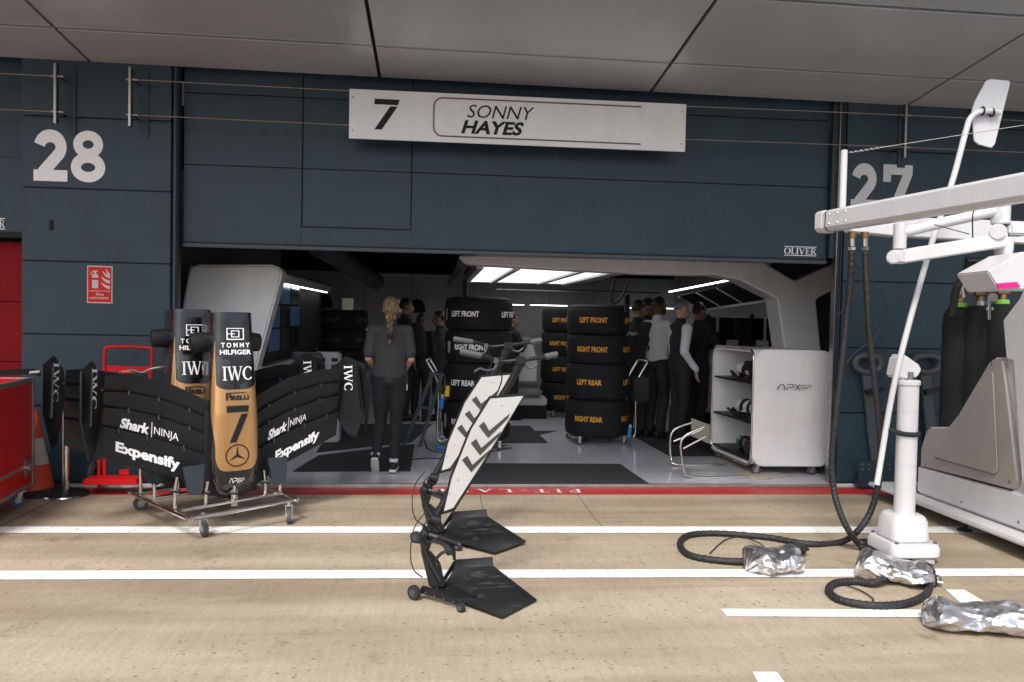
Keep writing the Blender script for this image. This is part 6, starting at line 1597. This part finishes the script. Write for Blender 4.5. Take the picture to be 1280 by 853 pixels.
def person(X, Y, face, H, label, pose, skin='skin', hair='hair_dark', top='cloth_black', legs='cloth_black', group='people in the garage', vox=.011, hstyle='short', sleeves='short', low=True, sole='black_plastic', shoe='black_plastic', hyaw=0, vest=None, hips=True, floor=FZ):
    t = thing('person', label, 'person', (X, Y, floor), face, group); k = H/1.75
    S = lambda *p: V(p)*k
    J = dict(hL=S(-.09, 0, .92), hR=S(.09, 0, .92), kL=S(-.095, .02, .49), kR=S(.095, .02, .49), aL=S(-.09, -.02, .08), aR=S(.09, -.02, .08),
             pel=S(0, 0, .97), wst=S(0, 0, 1.1), chs=S(0, .01, 1.3), nck=S(0, -.005, 1.47), hd=S(0, .02, 1.63), sL=S(-.185, -.01, 1.41), sR=S(.185, -.01, 1.41),
             eL=S(-.235, -.02, 1.12), eR=S(.235, -.02, 1.12), wL=S(-.23, .06, .88), wR=S(.23, .06, .88), fL=None, fR=None, dL=(0, .1, -1), dR=(0, .1, -1), hand=True)
    for a, b in pose.items(): J[a] = S(*b) if isinstance(b, tuple) and a[0] not in 'd' else b
    b = MB()
    limb(b, [J['pel'], J['wst'], J['chs'], J['nck']+S(0, 0, -.05)], [(.15*k, .10*k), (.13*k, .09*k), (.16*k, .105*k), (.07*k, .06*k)], 20, ref=(1, 0, 0))
    limb(b, [J['sL'], J['chs']+S(0, 0, .1), J['sR']], [(.05*k)]*3)
    limb(b, [J['nck']-S(0, 0, .04), J['hd']-S(0, .02, .05)], [.056*k, .052*k])
    for s_, h_, k_, a_ in (('L', 'hL', 'kL', 'aL'), ('R', 'hR', 'kR', 'aR')):
        limb(b, [J[h_], J[k_], J[a_]], [.08*k, .052*k, .038*k])
        f = J['f'+s_]; d = V(f) if f else S(0, .15, -.04)
        limb(b, [J[a_], J[a_]+d*.75], [(.036*k, .03*k), (.035*k, .02*k)])
        limb(b, [J['s'+s_], J['e'+s_], J['w'+s_]], [.048*k, .036*k, .026*k])
        if J['hand']: hand(b, J['w'+s_], J['d'+s_], -1 if s_ == 'L' else 1, s=k)
    T = head(b, J['hd'], hyaw, k)
    b.solid('body', skin, t, voxel=vox, it=2)
    for e_ in (-1, 1):
        ey_ = MB().ball(T(e_*.032, .072, .0), .011*k, 10).build('eye', 'white_dull', t, world=False); MB().ball(T(e_*.032, .0805, .0), .005*k, 8).build('iris', 'black_plastic', ey_, world=False)
    # trousers
    c = MB()
    limb(c, [J['pel']+S(0, 0, .08), J['pel']-S(0, 0, .03)], [(.152*k, .108*k), (.165*k, .118*k)], 20, ref=(1, 0, 0))
    for h_, k_, a_ in (('hL', 'kL', 'aL'), ('hR', 'kR', 'aR')):
        slim = pose.get('_slim', 0); kn = (.066-.008*slim)*k; an = (.058-.013*slim)*k
        mid = J[h_].lerp(J[k_], .5); cf = J[k_].lerp(J[a_], .35)+S(0, -.012, 0)
        e_ = J[a_].lerp(J[k_], .1)
        limb(c, [J[h_]-S(0, .0, -.02), mid, J[k_], cf, e_], [.098*k, .084*k, kn, kn*1.0, an], 16)
    c.solid('trousers', legs, t, voxel=vox*.9, it=3, fold=.0055)
    # upper garment
    c = MB()
    hem = -.06 if pose.get('_hem') is None else pose['_hem']
    limb(c, [J['pel']+S(0, 0, hem), J['wst'], J['chs'], J['nck']+S(0, 0, -.045)], [(.178*k, .125*k), (.163*k, .116*k), (.182*k, .124*k), (.085*k, .075*k)], 24, ref=(1, 0, 0))
    limb(c, [J['sL']+S(.01, 0, .0), J['chs']+S(0, 0, .115), J['sR']+S(-.01, 0, .0)], [.06*k]*3)
    vest_m = vest or top
    slm = MB() if vest else c
    for s_ in 'LR':
        if sleeves == 'long': limb(slm, [J['s'+s_], J['e'+s_], J['w'+s_]], [.064*k, .052*k, .038*k])
        else:
            q = J['s'+s_].lerp(J['e'+s_], .78); limb(slm, [J['s'+s_], q], [.062*k, .06*k])
    c.solid('vest' if vest else 'shirt', vest_m, t, voxel=vox*.9, it=4, fold=.006)
    if vest: slm.solid('sleeves', top, t, voxel=vox, it=3, fold=.005)
    c = MB(); limb(c, [J['nck']+S(0, 0, -.035), J['nck']+S(0, .0, .025)], [(.072*k, .07*k), (.066*k, .062*k)], 18, ref=(1, 0, 0)); c.build('collar', vest_m, t, world=False, bevel=.004)
    # shoes
    for s_, a_ in (('L', 'aL'), ('R', 'aR')):
        f = J['f'+s_]; d = (V(f) if f else S(0, .17, -.045)); a0 = J[a_]-d.normalized()*.055*k; up_ = V((0, 0, 1))
        pr = d.normalized(); nn = pr.cross(V((1, 0, 0))); nn = nn if nn.z > 0 else -nn
        # foot direction follows the ankle-to-toe vector kept parallel to the sole
        fl = V((d.x, d.y, 0)) if abs(d.z) < .09*k else d
        fl = fl.normalized(); so = a0-(nn*.058*k if abs(d.z) >= .09*k else V((0, 0, .055*k)))
        c = MB(); limb(c, [so+V((0, 0, .022))+nn*0, so+fl*.1*k+V((0, 0, .02)), so+fl*.2*k+V((0, 0, .008))], [(.038*k, .045*k), (.042*k, .042*k), (.04*k, .026*k)], 14, ref=(1, 0, 0))
        c.solid('shoe', shoe, t, voxel=.008, it=2)
        c = MB(); nrm_ = nn if abs(d.z) >= .09*k else V((0, 0, 1))
        c.tube([so-nrm_*.022-fl*.04*k, so-nrm_*.022+fl*.08*k, so-nrm_*.022+fl*.225*k], [(.036*k, .014*k), (.042*k, .014*k), (.036*k, .012*k)], 14, ref=(1, 0, 0), round_=True); c.build('shoe_sole', sole, t, world=False)
    # hair
    hd = J['hd']; M = Matrix.Rotation(hyaw, 3, 'Z'); sc = k
    if hstyle == 'none': return t
    c = MB(); nv = []; nf_ = []
    b2_ = MB(); b2_.ball((0, 0, 0), 1, 26)
    cut = {'short': -.02, 'long': -.9, 'tied': -.1, 'cropped': .0, 'cap': .0}[hstyle]
    keep = []
    for v in b2_.v:
        hz_ = v.z; face_ = v.y
        grow = 1.0+.03*noise.noise(v*4)
        keep.append(V((v.x*.083, v.y*.104, v.z*.108))*grow*sc)
    # carve the face opening: push those vertices inside the skull
    for i, v in enumerate(b2_.v):
        lim = .35-1.3*max(0, -v.y*.6) if True else 0
        openf = v.y > .25 and v.z < .52
        low_ = v.z < (-.12 if v.y > -.3 else -.55)+(.25 if hstyle == 'cropped' else 0)
        if openf or (low_ and hstyle != 'long'): keep[i] = keep[i]*.72
    out = [hd+M @ (p+V((0, -.014, .022))*sc) for p in keep]
    hb_ = MB(); hb_.v = out; hb_.f = b2_.f
    if hstyle == 'cap':
        hb_.build('cap', 'cloth_black', t, world=False, smooth=60)
        MB().tube([T(-.05, .07, .045), T(0, .13, .05), T(.05, .07, .045)], (.03*k, .006*k), 8, ref=(0, 1, 0)).build('cap_peak', 'cloth_black', t, world=False)
    else: hb_.build('hair', hair, t, world=False, smooth=60)
    if hstyle == 'long':
        c = MB()
        for x in (-.055, -.02, .02, .055): limb(c, [T(x, -.05, .05), T(x*1.25, -.07, -.06), T(x*1.2, -.06, -.18)], [.035*k, .034*k, .02*k])
        c.build('long_hair', hair, t, world=False)
    return t

# the woman walking into the garage
wx = at(487, 500, Y=7.75).x
wm = person(wx, 7.72, R_(0), 1.68, 'blonde woman with a braid, grey polo shirt and black jeans, walking into the garage', dict(
    hL=(-.085, 0, .93), hR=(.085, .0, .93), kL=(-.085, .05, .50), aL=(-.125, -.07, .15), fL=(.0, .13, -.13), sL=(-.168, -.01, 1.41), sR=(.168, -.01, 1.41), kR=(.07, -.0, .50), aR=(.055, -.06, .085), fR=(.01, .15, -.06),
    eL=(-.212, -.05, 1.13), wL=(-.125, .155, .985), eR=(.212, -.05, 1.13), wR=(.125, .155, .985), dL=(.7, .35, -.6), dR=(-.7, .35, -.6), _slim=1, _hem=.0),
    skin='skin', hair='hair_blond', top='shirt_grey', legs='jeans', vox=.0075, sole='sole', hstyle='tied', group='people in the garage')
k = 1.68/1.75
c = MB(); hdc = V((0, .02, 1.63))*k
# bun of gathered hair, then the braid down to the shoulder blades
for i in range(22):
    a = i/22*2*PI; p0_ = hdc+V((.07*math.cos(a), -.02-.03, .02+.085*math.sin(a)))*k
    c.tube(sm([hdc+V((.066*math.cos(a), -.055, .02+.08*math.sin(a))), hdc+V((.05*math.cos(a)+.01, -.102, .0+.05*math.sin(a))), hdc+V((.01, -.122, -.03))], 4), .0125, 6, round_=True)
c.build('gathered_hair', 'hair_blond', wm, world=False)
c = MB()
for i in range(9):
    z = hdc.z-.015-.026*i; y = -.118-.012*min(i, 5)+.0*i; r = .026-.0011*i; sgn = 1 if i % 2 else -1
    M = Matrix.Rotation(sgn*R_(38), 3, 'Y')
    c.ball(V((.004+sgn*.012, y, z)), (r*.62, .019, r*1.25), 10, M); c.ball(V((.004-sgn*.012, y-.002, z-.012)), (r*.6, .019, r*1.15), 10, Matrix.Rotation(-sgn*R_(38), 3, 'Y'))
c.build('braid', 'hair_blond', wm, world=False)
zt_ = hdc.z-.015-.026*9
MB().tube([(.004, -.185, zt_+.005), (.004, -.185, zt_-.028)], [(.028, .022), (.025, .02)], 14, round_=True).build('hair_tie', 'cloth_black', wm, world=False)
MB().tube([(.004, -.185, zt_-.02), (.006, -.185, zt_-.05), (.0, -.18, zt_-.08)], [.017, .02, .008], 12, round_=True).build('braid_end', 'hair_blond', wm, world=False)
for x, y in ((-.125, -.08), (.055, -.075)):
    z = .175 if x < 0 else .115
    MB().tube([(x*k, y*k, (z-.0)*k), (x*k, (y-.005)*k, (z+.03)*k)], .043, 14).build('sock', 'cloth_white', wm, world=False, bevel=.004)
MB().box((.17*k, -.05, .93*k), (.02, .04, .09)).build('belt_radio', 'black_plastic', wm, world=False, bevel=.005)
MB().box((.175*k, -.055, .86*k), (.012, .02, .07)).build('name_card', 'cone_white', wm, world=False, bevel=.002)

def px_person(px, Y, face, H, label, pose={}, **kw):
    kw.setdefault('skin', 'skin' if Y < 9.8 else 'skin_shaded')
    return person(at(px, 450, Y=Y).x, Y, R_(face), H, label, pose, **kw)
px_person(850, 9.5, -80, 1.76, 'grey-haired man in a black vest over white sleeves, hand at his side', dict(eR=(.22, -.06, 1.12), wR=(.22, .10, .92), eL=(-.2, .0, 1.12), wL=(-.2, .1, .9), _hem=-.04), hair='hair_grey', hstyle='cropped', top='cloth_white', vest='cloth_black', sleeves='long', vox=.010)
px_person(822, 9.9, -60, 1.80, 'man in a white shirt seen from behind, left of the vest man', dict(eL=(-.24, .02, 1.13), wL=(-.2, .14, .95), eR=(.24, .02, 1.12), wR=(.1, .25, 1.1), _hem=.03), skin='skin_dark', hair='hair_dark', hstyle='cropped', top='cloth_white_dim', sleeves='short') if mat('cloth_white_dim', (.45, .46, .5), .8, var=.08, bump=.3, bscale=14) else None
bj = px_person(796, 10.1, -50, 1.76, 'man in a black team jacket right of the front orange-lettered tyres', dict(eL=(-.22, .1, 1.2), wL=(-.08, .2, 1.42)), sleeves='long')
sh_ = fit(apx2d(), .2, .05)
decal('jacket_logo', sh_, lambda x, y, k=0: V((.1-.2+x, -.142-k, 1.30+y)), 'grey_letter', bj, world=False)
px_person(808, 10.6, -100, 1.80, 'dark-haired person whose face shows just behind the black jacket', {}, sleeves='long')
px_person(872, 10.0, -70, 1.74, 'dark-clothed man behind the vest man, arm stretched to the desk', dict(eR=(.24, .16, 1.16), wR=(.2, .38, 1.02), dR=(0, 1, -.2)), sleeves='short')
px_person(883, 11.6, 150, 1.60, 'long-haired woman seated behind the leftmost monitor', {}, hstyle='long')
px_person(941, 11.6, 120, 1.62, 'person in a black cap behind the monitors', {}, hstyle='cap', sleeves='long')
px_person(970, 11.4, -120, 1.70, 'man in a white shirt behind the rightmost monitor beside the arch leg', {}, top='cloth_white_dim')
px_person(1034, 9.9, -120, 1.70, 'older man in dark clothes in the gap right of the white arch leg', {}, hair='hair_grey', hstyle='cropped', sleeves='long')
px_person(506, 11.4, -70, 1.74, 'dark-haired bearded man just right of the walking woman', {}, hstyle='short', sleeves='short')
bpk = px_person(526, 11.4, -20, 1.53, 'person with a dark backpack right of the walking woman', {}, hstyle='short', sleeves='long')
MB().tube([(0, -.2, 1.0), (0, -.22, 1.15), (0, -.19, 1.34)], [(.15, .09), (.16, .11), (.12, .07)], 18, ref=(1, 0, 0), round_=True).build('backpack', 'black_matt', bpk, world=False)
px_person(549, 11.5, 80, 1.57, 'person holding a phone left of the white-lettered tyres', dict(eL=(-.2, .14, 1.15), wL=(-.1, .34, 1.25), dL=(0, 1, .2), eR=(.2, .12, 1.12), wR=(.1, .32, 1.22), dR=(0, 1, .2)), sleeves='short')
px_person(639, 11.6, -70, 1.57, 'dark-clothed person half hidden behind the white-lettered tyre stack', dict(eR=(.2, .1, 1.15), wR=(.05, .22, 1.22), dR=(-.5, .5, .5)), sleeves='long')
